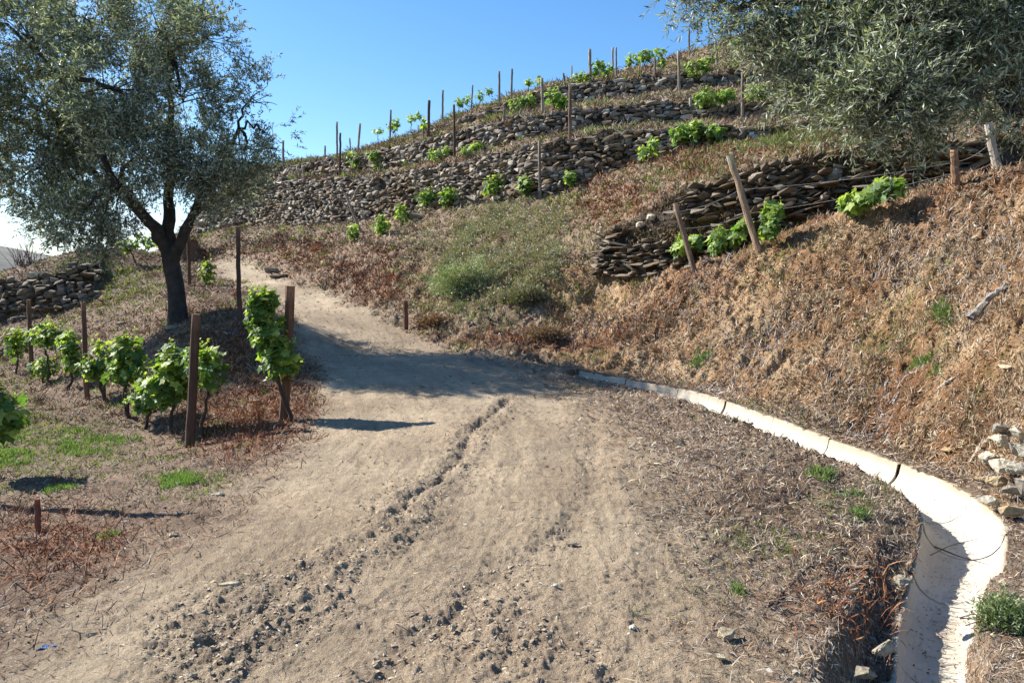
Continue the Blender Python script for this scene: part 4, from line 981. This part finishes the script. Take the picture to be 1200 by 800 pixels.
# ------------------------------------------------------------------ rocks one can count
PALE = (.46, .41, .31); GRY = (.27, .235, .19); OCH = (.38, .29, .17); DARK = (.10, .09, .085)
RK = [
 (270, 683, (.17, .07, .03), .2, PALE, 'long flat pale stone on the road at lower left'),
 (255, 578, (.13, .08, .05), .1, PALE, 'pale stone right of the grass tuft beside the near vines'),
 (204, 626, (.09, .06, .05), .5, PALE, 'small white stone at the middle of the post shadow'),
 (107, 743, (.09, .05, .03), .7, PALE, 'pale flake near the lower left corner'),
 (271, 768, (.11, .07, .03), .3, GRY, 'grey flake among the clods at lower left'),
 (225, 795, (.06, .05, .07), .2, PALE, 'upright white pebble at the bottom edge left of centre'),
 (651, 685, (.065, .045, .04), .2, (.6, .57, .5), 'small very white stone in the middle of the road'),
 (529, 737, (.05, .04, .05), .9, PALE, 'cream cube-shaped pebble at the bottom of the road'),
 (481, 720, (.12, .03, .02), .6, (.36, .27, .2), 'narrow tan splinter of stone on the road'),
 (627, 603, (.10, .03, .02), .4, PALE, 'slim pale splinter near the centre of the road'),
 (741, 734, (.06, .05, .03), .4, (.6, .57, .5), 'white pebble right of centre near the bottom'),
 (759, 568, (.12, .07, .03), .0, PALE, 'flat light stone at the right wheel track'),
 (670, 636, (.12, .05, .02), .0, GRY, 'flat grey chip half sunk in the road'),
 (614, 491, (.07, .05, .04), .0, PALE, 'pale pebble beside the gully in the far road'),
 (852, 743, (.12, .10, .07), .4, (.34, .29, .22), 'brownish stone in the dry litter at the lower right'),
 (845, 770, (.09, .05, .03), 1.4, PALE, 'white flake below the brownish stone at lower right'),
 (824, 630, (.08, .05, .04), .3, PALE, 'small light stone at the edge of the dry litter'),
 (864, 607, (.16, .08, .04), .1, GRY, 'flat grey stone in the dry litter halfway to the drain'),
 (1058, 680, (.15, .11, .08), .3, (.33, .29, .23), 'rounded grey block by the left lip of the drain'),
 (1034, 758, (.17, .12, .10), .8, (.34, .30, .24), 'largest block beside the drain at the bottom right'),
 (1012, 790, (.11, .09, .07), .2, GRY, 'grey block at the bottom edge beside the drain'),
 (1001, 662, (.22, .06, .03), .0, (.38, .28, .2), 'long thin tan slab in the litter left of the drain'),
 (1110, 527, (.15, .14, .07), .6, OCH, 'yellowish angular stone on the bank above the drain'),
 (1178, 430, (.20, .15, .05), 1.3, PALE, 'pale T-shaped slab lying high on the bank near the right edge'),
 (1142, 298, (.12, .09, .08), .3, PALE, 'whitish stone on the upper bank under the olive shade'),
 (1117, 330, (.12, .09, .08), .3, GRY, 'grey stone on the bank below the whitish one'),
 (941, 351, (.14, .10, .08), .1, PALE, 'rounded pale stone in the middle of the bank'),
 (1011, 414, (.10, .07, .07), 1., PALE, 'white stone halfway down the bank'),
 (990, 494, (.11, .07, .06), .8, GRY, 'grey stone just above the drain lip'),
 (733, 435, (.14, .09, .06), .0, PALE, 'white stone at the foot of the bank by the start of the drain'),
 (722, 419, (.10, .07, .07), .5, PALE, 'small pale stone on the slope above the start of the drain'),
 (622, 420, (.36, .26, .26), .1, (.13, .11, .09), 'dark boulder half buried where bank and road meet'),
 (602, 413, (.20, .15, .12), .4, PALE, 'pale stone touching the left side of the dark boulder'),
 (327, 324, (.70, .5, .35), .3, DARK, 'dark boulder on the far road edge with pale slabs above'),
 (318, 316, (.60, .4, .25), .2, GRY, 'grey slab behind the dark boulder on the far road edge'),
 (752, 265, (.28, .2, .2), .3, (.5, .46, .38), 'bright stone left of the smaller leaning pole, lower one'),
 (764, 256, (.34, .25, .2), .9, (.5, .46, .38), 'bright stone left of the smaller leaning pole, upper one'),
 (978, 207, (.45, .25, .3), .2, (.32, .31, .29), 'light grey slab propped in the dark slate wall'),
 (490, 254, (.9, .4, .4), .5, (.26, .22, .17), 'large pale slab standing beside the dense vines on the lower terrace'),
 (145, 378, (.4, .22, .15), .4, GRY, 'flat grey stone on the mound left of the olive trunk'),
 (200, 383, (.55, .3, .14), .1, GRY, 'grey slab at the foot of the olive trunk'),
 (60, 345, (.7, .4, .22), .1, GRY, 'broad overhanging slab on the low wall at far left'),
 (45, 322, (.8, .4, .25), .4, PALE, 'pale slab on the crest at the far left'),
]
for (a, b, size, rz_, c, lab) in RK:
    p = hit(a, b + 2, dmin=(1.6 if b > 300 else 10)); size = (size[0] * .9, size[1] * .9, size[2] * .8); c = tuple(np.array(c) * (.95, .9, .8))
    tl = (0.1 * rng.randn(), 0.1 * rng.randn())
    rock_obj('rock', p, size, rz_, c, lab, tilt=tl, sink=0.38)
# heap of slabs at the right edge
heap = [(1186, 600, (.22, .16, .06), OCH), (1160, 588, (.20, .15, .05), PALE), (1190, 575, (.25, .18, .06), GRY), (1168, 566, (.18, .14, .06), OCH), (1150, 560, (.16, .12, .05), OCH), (1196, 552, (.30, .2, .07), PALE),
        (1176, 546, (.26, .18, .06), PALE), (1158, 540, (.2, .14, .09), PALE), (1192, 530, (.3, .2, .07), (.36, .31, .25)), (1172, 520, (.26, .2, .08), PALE), (1196, 510, (.28, .2, .07), PALE), (1178, 503, (.24, .16, .06), GRY), (1208, 580, (.3, .2, .1), GRY), (1210, 540, (.3, .2, .1), PALE)]
names_h = ['small ochre slab lowest in the slate heap, nearest the drain', 'flat pale slab at the lower left of the slate heap', 'grey slab in the lower right of the slate heap', 'ochre slab beside the crack of the drain, inside the heap', 'leftmost ochre piece of the slate heap',
           'wide pale slab against the right edge, mid heap', 'pale slab in the very centre of the slate heap', 'chunky pale block on the left flank of the slate heap', 'brown-grey slab just above the centre of the heap at the right edge', 'large pale slab near the top of the slate heap',
           'pale top slab of the heap at the right edge', 'narrow grey slab topmost on the left of the heap', 'grey slab partly out of the frame at the base of the heap', 'pale slab partly out of the frame beside the heap']
for (a, b, size, c), lab in zip(heap, names_h):
    p = hit(a, b + 6, dmin=5.5)
    size = (size[0], size[1], size[2] * 1.7)
    rock_obj('slate_slab', p, size, rng.rand() * 1.2 - .6, c, lab, 'rock', 'heap of slabs at the right edge', tilt=(.25 * rng.randn(), .25 * rng.randn()), sink=0.05)

# weathered log on the bank, sticks
def stick(label, pts, r, c, name='stick', cat='stick', lift=0.0):
    a = Acc(); w_ = np.array([hit(x, y) + np.array([0, 0, r * .6 + lift * k]) for k, (x, y) in enumerate(pts)])
    t = np.linspace(0, len(w_) - 1, 14); q = np.stack([np.interp(t, np.arange(len(w_)), w_[:, j]) for j in range(3)], -1); q += rng.randn(*q.shape) * r * .15
    tube(a, q, np.linspace(r, r * .5, 14), c, sides=7, rough=.15)
    o = a.build(name, M_wood, origin=tuple(q.mean(0))); tag(o, label, cat)
stick('grey weathered log lying across the upper bank', [(1137, 376), (1155, 358), (1178, 338)], .05, (.27, .24, .21), 'log', 'log')
stick('pale broken branch lying on the bank above the slate heap', [(1099, 458), (1125, 440)], .018, (.42, .36, .3))
stick('pale stick lying on the slope at the start of the drain', [(642, 400), (672, 396)], .02, (.42, .37, .3))
stick('long thin dark twig in the litter at the lower right', [(901, 712), (955, 658)], .007, (.07, .05, .04))
stick('curved pale branch beside the heap of slabs', [(1138, 545), (1150, 525), (1162, 515)], .03, (.45, .36, .26))
def bent(label, pix, r, c):
    a = Acc(); q = np.array([P(*p) for p in pix]); t = np.linspace(0, len(q) - 1, 12)
    q = np.stack([np.interp(t, np.arange(len(q)), q[:, j]) for j in range(3)], -1); tube(a, q, np.linspace(r, r * .3, 12), c, sides=5)
    tag(a.build('twig', M_wood, origin=tuple(q.mean(0))), label, 'twig')
bent('upper bare twig sticking out over the drain', [(1090, 650, 5.3), (1115, 638, 5.4), (1150, 630, 5.5)], .005, (.12, .08, .06))
bent('lower bare twig sticking out over the drain', [(1095, 640, 5.3), (1125, 652, 5.3), (1158, 661, 5.4)], .006, (.10, .06, .05))
bm_p = hit(55, 763); a = Acc(); g = rng.rand(7, 5) * .012
i = np.arange(35).reshape(7, 5); xx, yy = np.meshgrid(np.linspace(-.035, .035, 7), np.linspace(-.015, .015, 5), indexing='ij')
a.add(np.stack([xx, yy + .3 * xx, g + .012], -1).reshape(-1, 3) + bm_p, [np.stack([i[:-1, :-1], i[1:, :-1], i[1:, 1:], i[:-1, 1:]], -1).reshape(-1, 4)], (.08, .25, .6))
tag(a.build('plastic_scrap', M_conc, origin=tuple(bm_p)), 'small crumpled bright blue scrap at the lower left', 'litter')

# ------------------------------------------------------------------ scatter over the terrain
cellA = np.zeros_like(X)
e1 = np.zeros_like(verts); e1[:-1] = verts[1:] - verts[:-1]; e2 = np.zeros_like(verts); e2[:, :-1] = verts[:, 1:] - verts[:, :-1]
cellA = np.linalg.norm(np.cross(e1, e2), axis=-1)
inframe = (PX > -280) & (PX < 1560) & (PY < 860) & (Y < 46)
drain_m = (ch_d > edge + .0) | (Y > 12.6)
def scatter(weight, n, areapow=0.5):
    w_ = (weight * inframe * drain_m * cellA ** areapow)[:-1, :-1].ravel(); w_ = np.maximum(w_, 0)
    c = np.cumsum(w_); k = np.searchsorted(c, rng.rand(n) * c[-1]); ci, cj = np.unravel_index(np.clip(k, 0, len(w_) - 1), (nc - 1, nr - 1))
    a_ = rng.rand(n)[:, None]; b_ = rng.rand(n)[:, None]
    p = verts[ci, cj] + e1[ci, cj] * a_ + e2[ci, cj] * b_
    nn_ = np.cross(e1[ci, cj], e2[ci, cj]); nn_ /= np.linalg.norm(nn_, axis=1, keepdims=True) + 1e-9; nn_ *= np.sign(nn_[:, 2:3] + 1e-9)
    return p, nn_, (ci, cj)
BL = np.array([(0, .5, 0), (0, -.5, 0), (.55, .4, .35), (.55, -.4, .35), (1, 0, .15)])   # bent blade lying along X
BLF = [np.array([(0, 1, 3), (0, 3, 2), (2, 3, 4)])]
def pal(n, cols, v=.3):
    cols = np.array(cols); return cols[rng.randint(0, len(cols), n)] * (1 - v + 2 * v * rng.rand(n, 1))
def straw(name, weight, n, lmin, lmax, wid, cols, lift=.35, ap=.5, mat=M_litter, label=None):
    p, nm, (ci, cj) = scatter(weight, n, ap); d = rng.randn(n, 3); d -= nm * (d * nm).sum(1, keepdims=True); d /= np.linalg.norm(d, axis=1, keepdims=True)
    d = d + nm * (rng.rand(n, 1) * lift); fr = frame_from_dir(d, rng.randn(n) * .6)
    L = rng.uniform(lmin, lmax, n); wd = np.maximum(wid, p[:, 1] * .0009) * rng.uniform(.6, 1.5, n)
    a = Acc(); a.inst(BL, BLF, p + nm * .004, fr, np.stack([L, wd, L * .35], -1), pal(n, cols))
    return tag(a.build(name, mat), kind='stuff')
GRYT_ = [(.28, .25, .23), (.20, .17, .15), (.36, .33, .30), (.13, .10, .09)]
STR = [(.42, .33, .21), (.34, .25, .15), (.27, .18, .11), (.20, .12, .07), (.30, .26, .22), (.46, .40, .30)]
BRN = [(.20, .12, .07), (.13, .08, .05), (.27, .18, .11), (.32, .27, .22), (.17, .085, .05)]
GRYT = [(.26, .22, .19), (.20, .15, .12), (.34, .30, .26), (.15, .10, .08)]
REDS = [(.27, .11, .05), (.19, .075, .035), (.34, .17, .08), (.14, .06, .035)]
nroad = 1 - road
verge = (~hill) & (PX > 600)
patch = sstep(.38, .6, fbm(X, Y, 1.4, 4, 701) * .5 + .5)
straw('dry_grass', is_bank * (0.10 + patch * n2), 42000, .02, .12, .0025, STR, .6)
straw('twigs', is_bank * sstep(.5, .7, fbm(X, Y, .9, 3, 702) * .5 + .5), 9000, .05, .2, .0025, GRYT_, .4)
straw('plant_litter', verge * nroad * (0.3 + n2) + 0.03 * road, 36000, .02, .09, .003, BRN + GRYT + STR, .3)
straw('plant_litter', left * nroad * (0.3 + n2), 36000, .03, .12, .004, BRN + GRYT, .35)
straw('dry_grass', (hill & (is_bank == 0) & ~wallz & (ZN < 3)) * (.4 + n2), 38000, .06, .2, .007, BRN + STR + STR, .7)
straw('dry_grass', (hill & ~wallz & (ZN >= 3)) * (.4 + n2), 34000, .06, .2, .012, BRN + STR, .8)
straw('bracken', redc * nroad, 26000, .04, .16, .006, REDS, .8)
grass_w = green * nroad
def grass(name, weight, n, hmin, hmax, wid, cols, ap=.5):
    p, nm, _ = scatter(weight, n, ap); d = rng.randn(n, 3) * .55; d[:, 2] = 1; fr = frame_from_dir(d, rng.rand(n) * 6.28)
    L = rng.uniform(hmin, hmax, n) * (1 + np.clip(p[:, 1] - 10, 0, 20) * .04)
    a = Acc(); a.inst(BL, BLF, p, fr, np.stack([L, np.maximum(wid, p[:, 1] * .001) * np.ones(n), L * .3], -1), pal(n, cols, .25))
    tag(a.build(name, M_grass), kind='stuff')
GRN = [(.10, .14, .045), (.15, .19, .06), (.21, .22, .10), (.09, .11, .045)]
grass('grass', grass_w ** 1.5 * sstep(.35, .65, n3) * hill, 8000, .05, .14, .006, GRN)
grass('grass', grass_w * sstep(.4, .65, n3) * (~hill), 9000, .02, .07, .005, GRN)
sparse = sstep(.62, .8, fbm(X, Y, 1.3, 3, 301) * .5 + .5)
grass('grass', sparse * hill * ~wallz * nroad, 9000, .04, .14, .006, GRN)
grass('grass', sparse * ~hill * nroad, 5000, .02, .06, .005, GRN)
# individual bright tufts
tb = np.zeros_like(X)
for (a, b, rx, ry, wgt) in [(868, 692, 9, 5, 1), (963, 558, 15, 7, 1), (1003, 607, 14, 5, 1), (1000, 580, 10, 5, .5), (215, 568, 30, 8, 1), (250, 560, 12, 5, .6), (165, 515, 10, 4, .8), (125, 627, 14, 6, .6), (70, 575, 18, 6, .6), (1103, 370, 10, 10, 1), (1080, 425, 18, 14, .8), (1163, 715, 8, 14, 1.5), (820, 420, 14, 12, .6), (10, 530, 25, 20, .6), (100, 520, 40, 12, .5)]:
    tb = np.maximum(tb, wgt * blob(a, b, rx, ry))
tb = tb * sstep(.42, .62, fbm(X, Y, 4.5, 3, 611) * .5 + .5)
grass('grass', (tb > .12) * tb, 9000, .02, .075, .004, [(.11, .19, .05), (.16, .24, .07), (.09, .13, .05)])
# leafy weeds and tufts hanging on the wall tops
top_w = np.isin(ZN, [1, 3, 5, 7, 9]) * np.exp(-np.abs(Y - np.interp(PX, fine, KD[:, 1])) * 2)
for k in (3, 5, 7):
    top_w = top_w + (Y > np.interp(PX, fine, KD[:, k]) - .05) * np.exp(-np.abs(Y - np.interp(PX, fine, KD[:, k])) / .5)
straw('dry_moss', (ZN == 1) * sstep(.42, .6, fbm(X, Z * 3 + Y * .4, 1.6, 4, 510) * .5 + .5) * (PX > 690), 15000, .04, .18, .007, [(.16, .10, .05), (.10, .065, .035), (.22, .14, .07), (.12, .12, .06)], 1.2)
straw('dry_moss', wallz * sstep(.45, .62, fbm(X, Z * 2.5 + Y * .4, 1.1, 4, 500) * .5 + .5) * (PX > 240), 9000, .04, .15, .01, [(.15, .10, .055), (.10, .07, .04), (.2, .15, .08), (.12, .12, .06)], 1.2)
straw('dry_grass', top_w * hill * (Y > 12) * (PX > 230), 14000, .08, .28, .012, BRN + [(.17, .16, .07), (.13, .11, .05)], 1.0)
def clumps(name, weight, nclump, k, hmin, hmax, wid, cols, spread=.05, mat=None):
    p, nm, _ = scatter(weight, nclump); sc_ = 1 + np.clip(p[:, 1] - 8, 0, 30) * .05
    q = np.repeat(p, k, 0); n = len(q); S = np.repeat(sc_, k); off = rng.randn(n, 3) * spread * S[:, None]; off[:, 2] *= .1
    d = off / spread * .55 + rng.randn(n, 3) * .25; d[:, 2] = 1
    hh = np.repeat(rng.uniform(hmin, hmax, nclump), k) * S * rng.uniform(.5, 1.1, n)
    c = np.repeat(pal(nclump, cols, .15), k, 0) * (.75 + .5 * rng.rand(n, 1))
    a = Acc(); a.inst(BL, BLF, q + off - [0, 0, .01], frame_from_dir(d, rng.rand(n) * 6.28), np.stack([hh, np.maximum(wid, q[:, 1] * .0009), hh * .4], -1), c)
    tag(a.build(name, mat or M_litter), kind='stuff')
straw('bracken', is_bank * sstep(.45, .62, fbm(X, Y, .8, 3, 705) * .5 + .5), 9000, .03, .12, .003, REDS, .6)
clumps('dry_grass', is_bank * (.1 + patch), 520, 26, .05, .14, .003, STR[:4])
clumps('dry_grass', hill * (is_bank == 0) * (ZN < 9) * ~wallz * 1.0, 900, 22, .06, .16, .006, BRN + STR[:3] + [(.16, .15, .08)])
clumps('grass', hill * (is_bank == 0) * (ZN < 9) * ~wallz * (.3 + green), 420, 22, .05, .13, .006, GRN, mat=M_grass)
clumps('bracken', redc * nroad * (Y > 6), 420, 24, .05, .16, .005, REDS)
clumps('grass', (left | verge) * nroad * sparse * (Y > 3.6), 120, 20, .02, .06, .003, GRN + [(.14, .22, .06)], .03, M_grass)
clumps('dry_grass', ((left | verge) * nroad) * (.2 + n2) * (Y > 3.6), 420, 20, .02, .07, .003, BRN + STR[:3], .04)
mound = left * nroad * (Y > 10.5) * 1.0
clumps('dry_grass', mound, 700, 22, .04, .12, .005, BRN + STR[:4] + REDS[:2])
clumps('grass', mound * (.2 + green), 260, 22, .03, .1, .005, GRN, mat=M_grass)
straw('plant_litter', mound, 16000, .05, .18, .006, BRN + REDS + STR[:3], .6)
bedz = np.isin(ZN, [4, 6, 8]) * (Y > 12) * (PX > 300) * 1.0
clumps('dry_grass', bedz, 900, 24, .06, .2, .008, STR + [(.24, .22, .12), (.2, .13, .07)])
clumps('grass', bedz, 420, 24, .06, .16, .008, [(.13, .17, .06), (.18, .22, .08)], mat=M_grass)
# bushy scrub on the middle of the slope
def weeds():
    wt = np.clip(.9 * blob(545, 315, 48, 42, 14, 30) + .7 * blob(640, 300, 45, 30, 14, 28) + .5 * blob(600, 265, 60, 20, 15), 0, 1) * hill
    p, nm, _ = scatter(wt * sstep(.35, .6, n2), 1000); a = Acc(); k = 45
    q = np.repeat(p, k, 0); n = len(q); v = rng.randn(n, 3); v /= np.linalg.norm(v, axis=1, keepdims=True); v[:, 2] = np.abs(v[:, 2])
    r = np.repeat(rng.uniform(.1, .32, 1000), k)
    pos = q + v * (r * rng.rand(n) ** .5)[:, None]
    a.inst(OL, OLF, pos, frame_from_dir(v + rng.randn(n, 3) * .5, rng.rand(n) * 6.3), np.stack([rng.uniform(.04, .1, n), rng.uniform(.012, .025, n), np.full(n, .02)], -1), np.repeat(pal(1000, [(.17, .19, .10), (.12, .14, .075), (.24, .24, .15), (.24, .17, .11), (.30, .25, .18)], .2), k, 0))
    tag(a.build('scrub', M_leaf), kind='stuff')
weeds()
def bush(name, label, cpx_, cpy_, d, rx, ry, n, cols, cat='shrub', ls=1.0):
    b = hit(cpx_, cpy_ + ry * .8, dmin=d); dd = b[1]; r = np.array([rx / F * dd, rx / F * dd * .8, ry / F * dd * 1.2])
    root = empty(name, tuple(b), label, cat); st = Acc(); fo = Acc()
    for k in range(34):
        v = rng.randn(3) * .7; v[2] = abs(v[2]) + .8; v /= np.linalg.norm(v); e = b + v * r * rng.uniform(.5, .95)
        tube(st, bez(b + rng.randn(3) * [.15, .1, 0], (b + e) / 2 + rng.randn(3) * .05, e, 6, .01), np.linspace(.01, .003, 6) * ls ** 1.5, (.12, .09, .06), sides=4)
    nt_ = n // 14; v = rng.randn(nt_, 3); v[:, 2] = np.abs(v[:, 2]) * .9; v /= np.linalg.norm(v, axis=1, keepdims=True)
    lump = .7 + .5 * fbm(v[:, 0] * 2 + 3, v[:, 1] * 2 + v[:, 2] * 3, 1.3, 3, 800)
    tp = b + v * r * (rng.rand(nt_, 1) ** .45) * lump[:, None]
    tw = np.repeat(np.arange(nt_), 14); m = len(tw); dv_ = v[tw] + rng.randn(m, 3) * .6
    pos = tp[tw] + rng.randn(m, 3) * .05
    fo.inst(OL, OLF, pos, frame_from_dir(dv_, rng.rand(m) * 6.3), np.stack([rng.uniform(.03, .09, m), rng.uniform(.010, .024, m), np.full(m, .02)], -1) * ls, pal(nt_, cols, .2)[tw] * (.75 + .5 * rng.rand(m, 1)))
    st.build('stem', M_wood, root); fo.build('foliage', M_leaf, root)
bush('shrub', 'large grey-green bush in the middle of the slope above the bend', 545, 308, 15, 50, 46, 17000, [(.27, .31, .16), (.20, .25, .12), (.33, .34, .21)])
bush('shrub', 'lower dull green bush to the right of the large one', 618, 338, 15, 34, 18, 6000, [(.15, .16, .09), (.20, .17, .11), (.12, .12, .06)])
bush('bramble', 'tangled brown dry bramble at the foot of the slope above the dark boulder', 640, 385, 13, 34, 15, 5000, [(.20, .12, .08), (.14, .08, .06), (.26, .18, .12)])
bush('bramble', 'reddish dry bramble near the rusty stub beside the road', 510, 372, 13, 24, 11, 3500, [(.24, .11, .07), (.16, .08, .05), (.28, .18, .11)])
bush('shrub', 'low pale green bush right of the drain near the bottom right corner', 1176, 716, 3.6, 14, 18, 5000, [(.14, .20, .07), (.20, .24, .11), (.12, .15, .06)], ls=.5)
# gravel: chips and clods
def gravel(name, weight, n, smin, smax, cols, ap=.5, flat=1.0, mat=M_stone):
    p, nm, _ = scatter(weight, n, ap); a = Acc(); wh = rng.randint(0, len(PEB), n); s = np.exp(rng.uniform(math.log(smin), math.log(smax), n)) * (1 + .05 * p[:, 1])
    rot = rand_rot_z(n, .25); c = pal(n, cols, .25)
    for k in range(len(PEB)):
        m = wh == k; a.inst(PEB[k][0], PEB[k][1], p[m] - nm[m] * (s[m] * .12)[:, None], rot[m], np.stack([s[m], s[m] * .8, s[m] * flat], -1), c[m])
    tag(a.build(name, mat), kind='stuff')
SOILC = [(.30, .235, .17), (.26, .20, .145), (.22, .165, .12)]
gravel('clods', road * sstep(.45, .9, rough_road), 6000, .008, .035, [(.33, .26, .18), (.28, .22, .15), (.36, .29, .2)], .6, .8, M_soil_clod)
gravel('gravel', road * (.02 + rough_road ** 2), 5000, .004, .020, [(.36, .29, .21), (.33, .26, .18), (.30, .24, .17)], .6, .8)
gravel('gravel', road * (.4 + rough_road), 5000, .003, .011, [(.50, .46, .38), (.42, .37, .30), (.6, .56, .48)], .5, .6)
gravel('gravel', road * (.3 + rough_road) + .3 * verge + .2 * left, 2600, .008, .03, [(.48, .43, .35), (.40, .35, .27), (.30, .26, .20)], .6, .5)
gravel('gravel', verge * nroad + left * nroad * .7, 9000, .006, .03, SOILC + [(.15, .10, .07)], .6)
gravel('clods', is_bank * (.3 + n3), 20000, .008, .045, [(.27, .165, .085), (.32, .21, .12), (.19, .10, .05), (.24, .14, .07)], .6, .8, M_soil_clod)
gravel('gravel', is_bank * 1.0, 3500, .008, .03, [(.36, .28, .2), (.45, .4, .32), (.5, .46, .38)], .6, .6)
gravel('gravel', (hill & (is_bank == 0) & (ZN < 9)) * 1.0, 7000, .03, .09, [(.2, .15, .1), (.28, .24, .19), (.13, .09, .06), (.36, .32, .27)], .5, .7)
gravel('gravel', left * nroad * (Y > 11) * sstep(.5, .7, n2), 1500, .03, .09, [(.28, .25, .21), (.38, .34, .28), (.2, .17, .14)], .5, .6)
gravel('gravel', np.exp(-((ch_d - .48) / .12) ** 2) * (Y < 12.3), 1400, .01, .06, [(.32, .27, .2), (.25, .2, .15), (.4, .36, .29)], .6, .7)
m_ = 1500; k_ = rng.randint(0, 300, m_); off = rng.randn(m_) * .11 - .03
tg = np.gradient(CHf[:, :2], axis=0); tg /= np.linalg.norm(tg, axis=1, keepdims=True)
pp = np.stack([CHf[k_, 0] + tg[k_, 1] * off * -1, CHf[k_, 1] + tg[k_, 0] * off, CHf[k_, 2] - .235 * (1 - np.clip(np.abs(off) / .27, 0, 1) ** 2.2) * np.interp(CHf[k_, 1], [4.7, 6.0], [.70, 1]) + .004], -1)
pp = pp[np.abs(off) < .2]; m_ = len(pp); a = Acc(); dd_ = rng.randn(m_, 3); dd_[:, 2] *= .08
a.inst(BL, BLF, pp, frame_from_dir(dd_), np.stack([rng.uniform(.008, .04, m_), rng.uniform(.003, .01, m_), np.full(m_, .006)], -1), pal(m_, BRN + STR[:3]))
tag(a.build('leaf_litter', M_litter), kind='stuff')
# shrub of bare stems at the far left
sb = hit(28, 308); r_ = empty('dry_bush', tuple(sb), 'bare spiky bush on the crest at the far left', 'bush'); a = Acc()
for k in range(46):
    v = np.array([rng.randn() * .6, rng.randn() * .3, 1.0 + rng.rand()]); v /= np.linalg.norm(v); L = rng.uniform(.5, 1.05)
    b = sb + np.array([rng.randn() * .25, rng.randn() * .1, 0]); tube(a, bez(b, b + v * L * .5, b + v * L + rng.randn(3) * .07, 5), np.linspace(.012, .004, 5), (.17, .11, .09), sides=4)
a.build('stem', M_wood, r_)
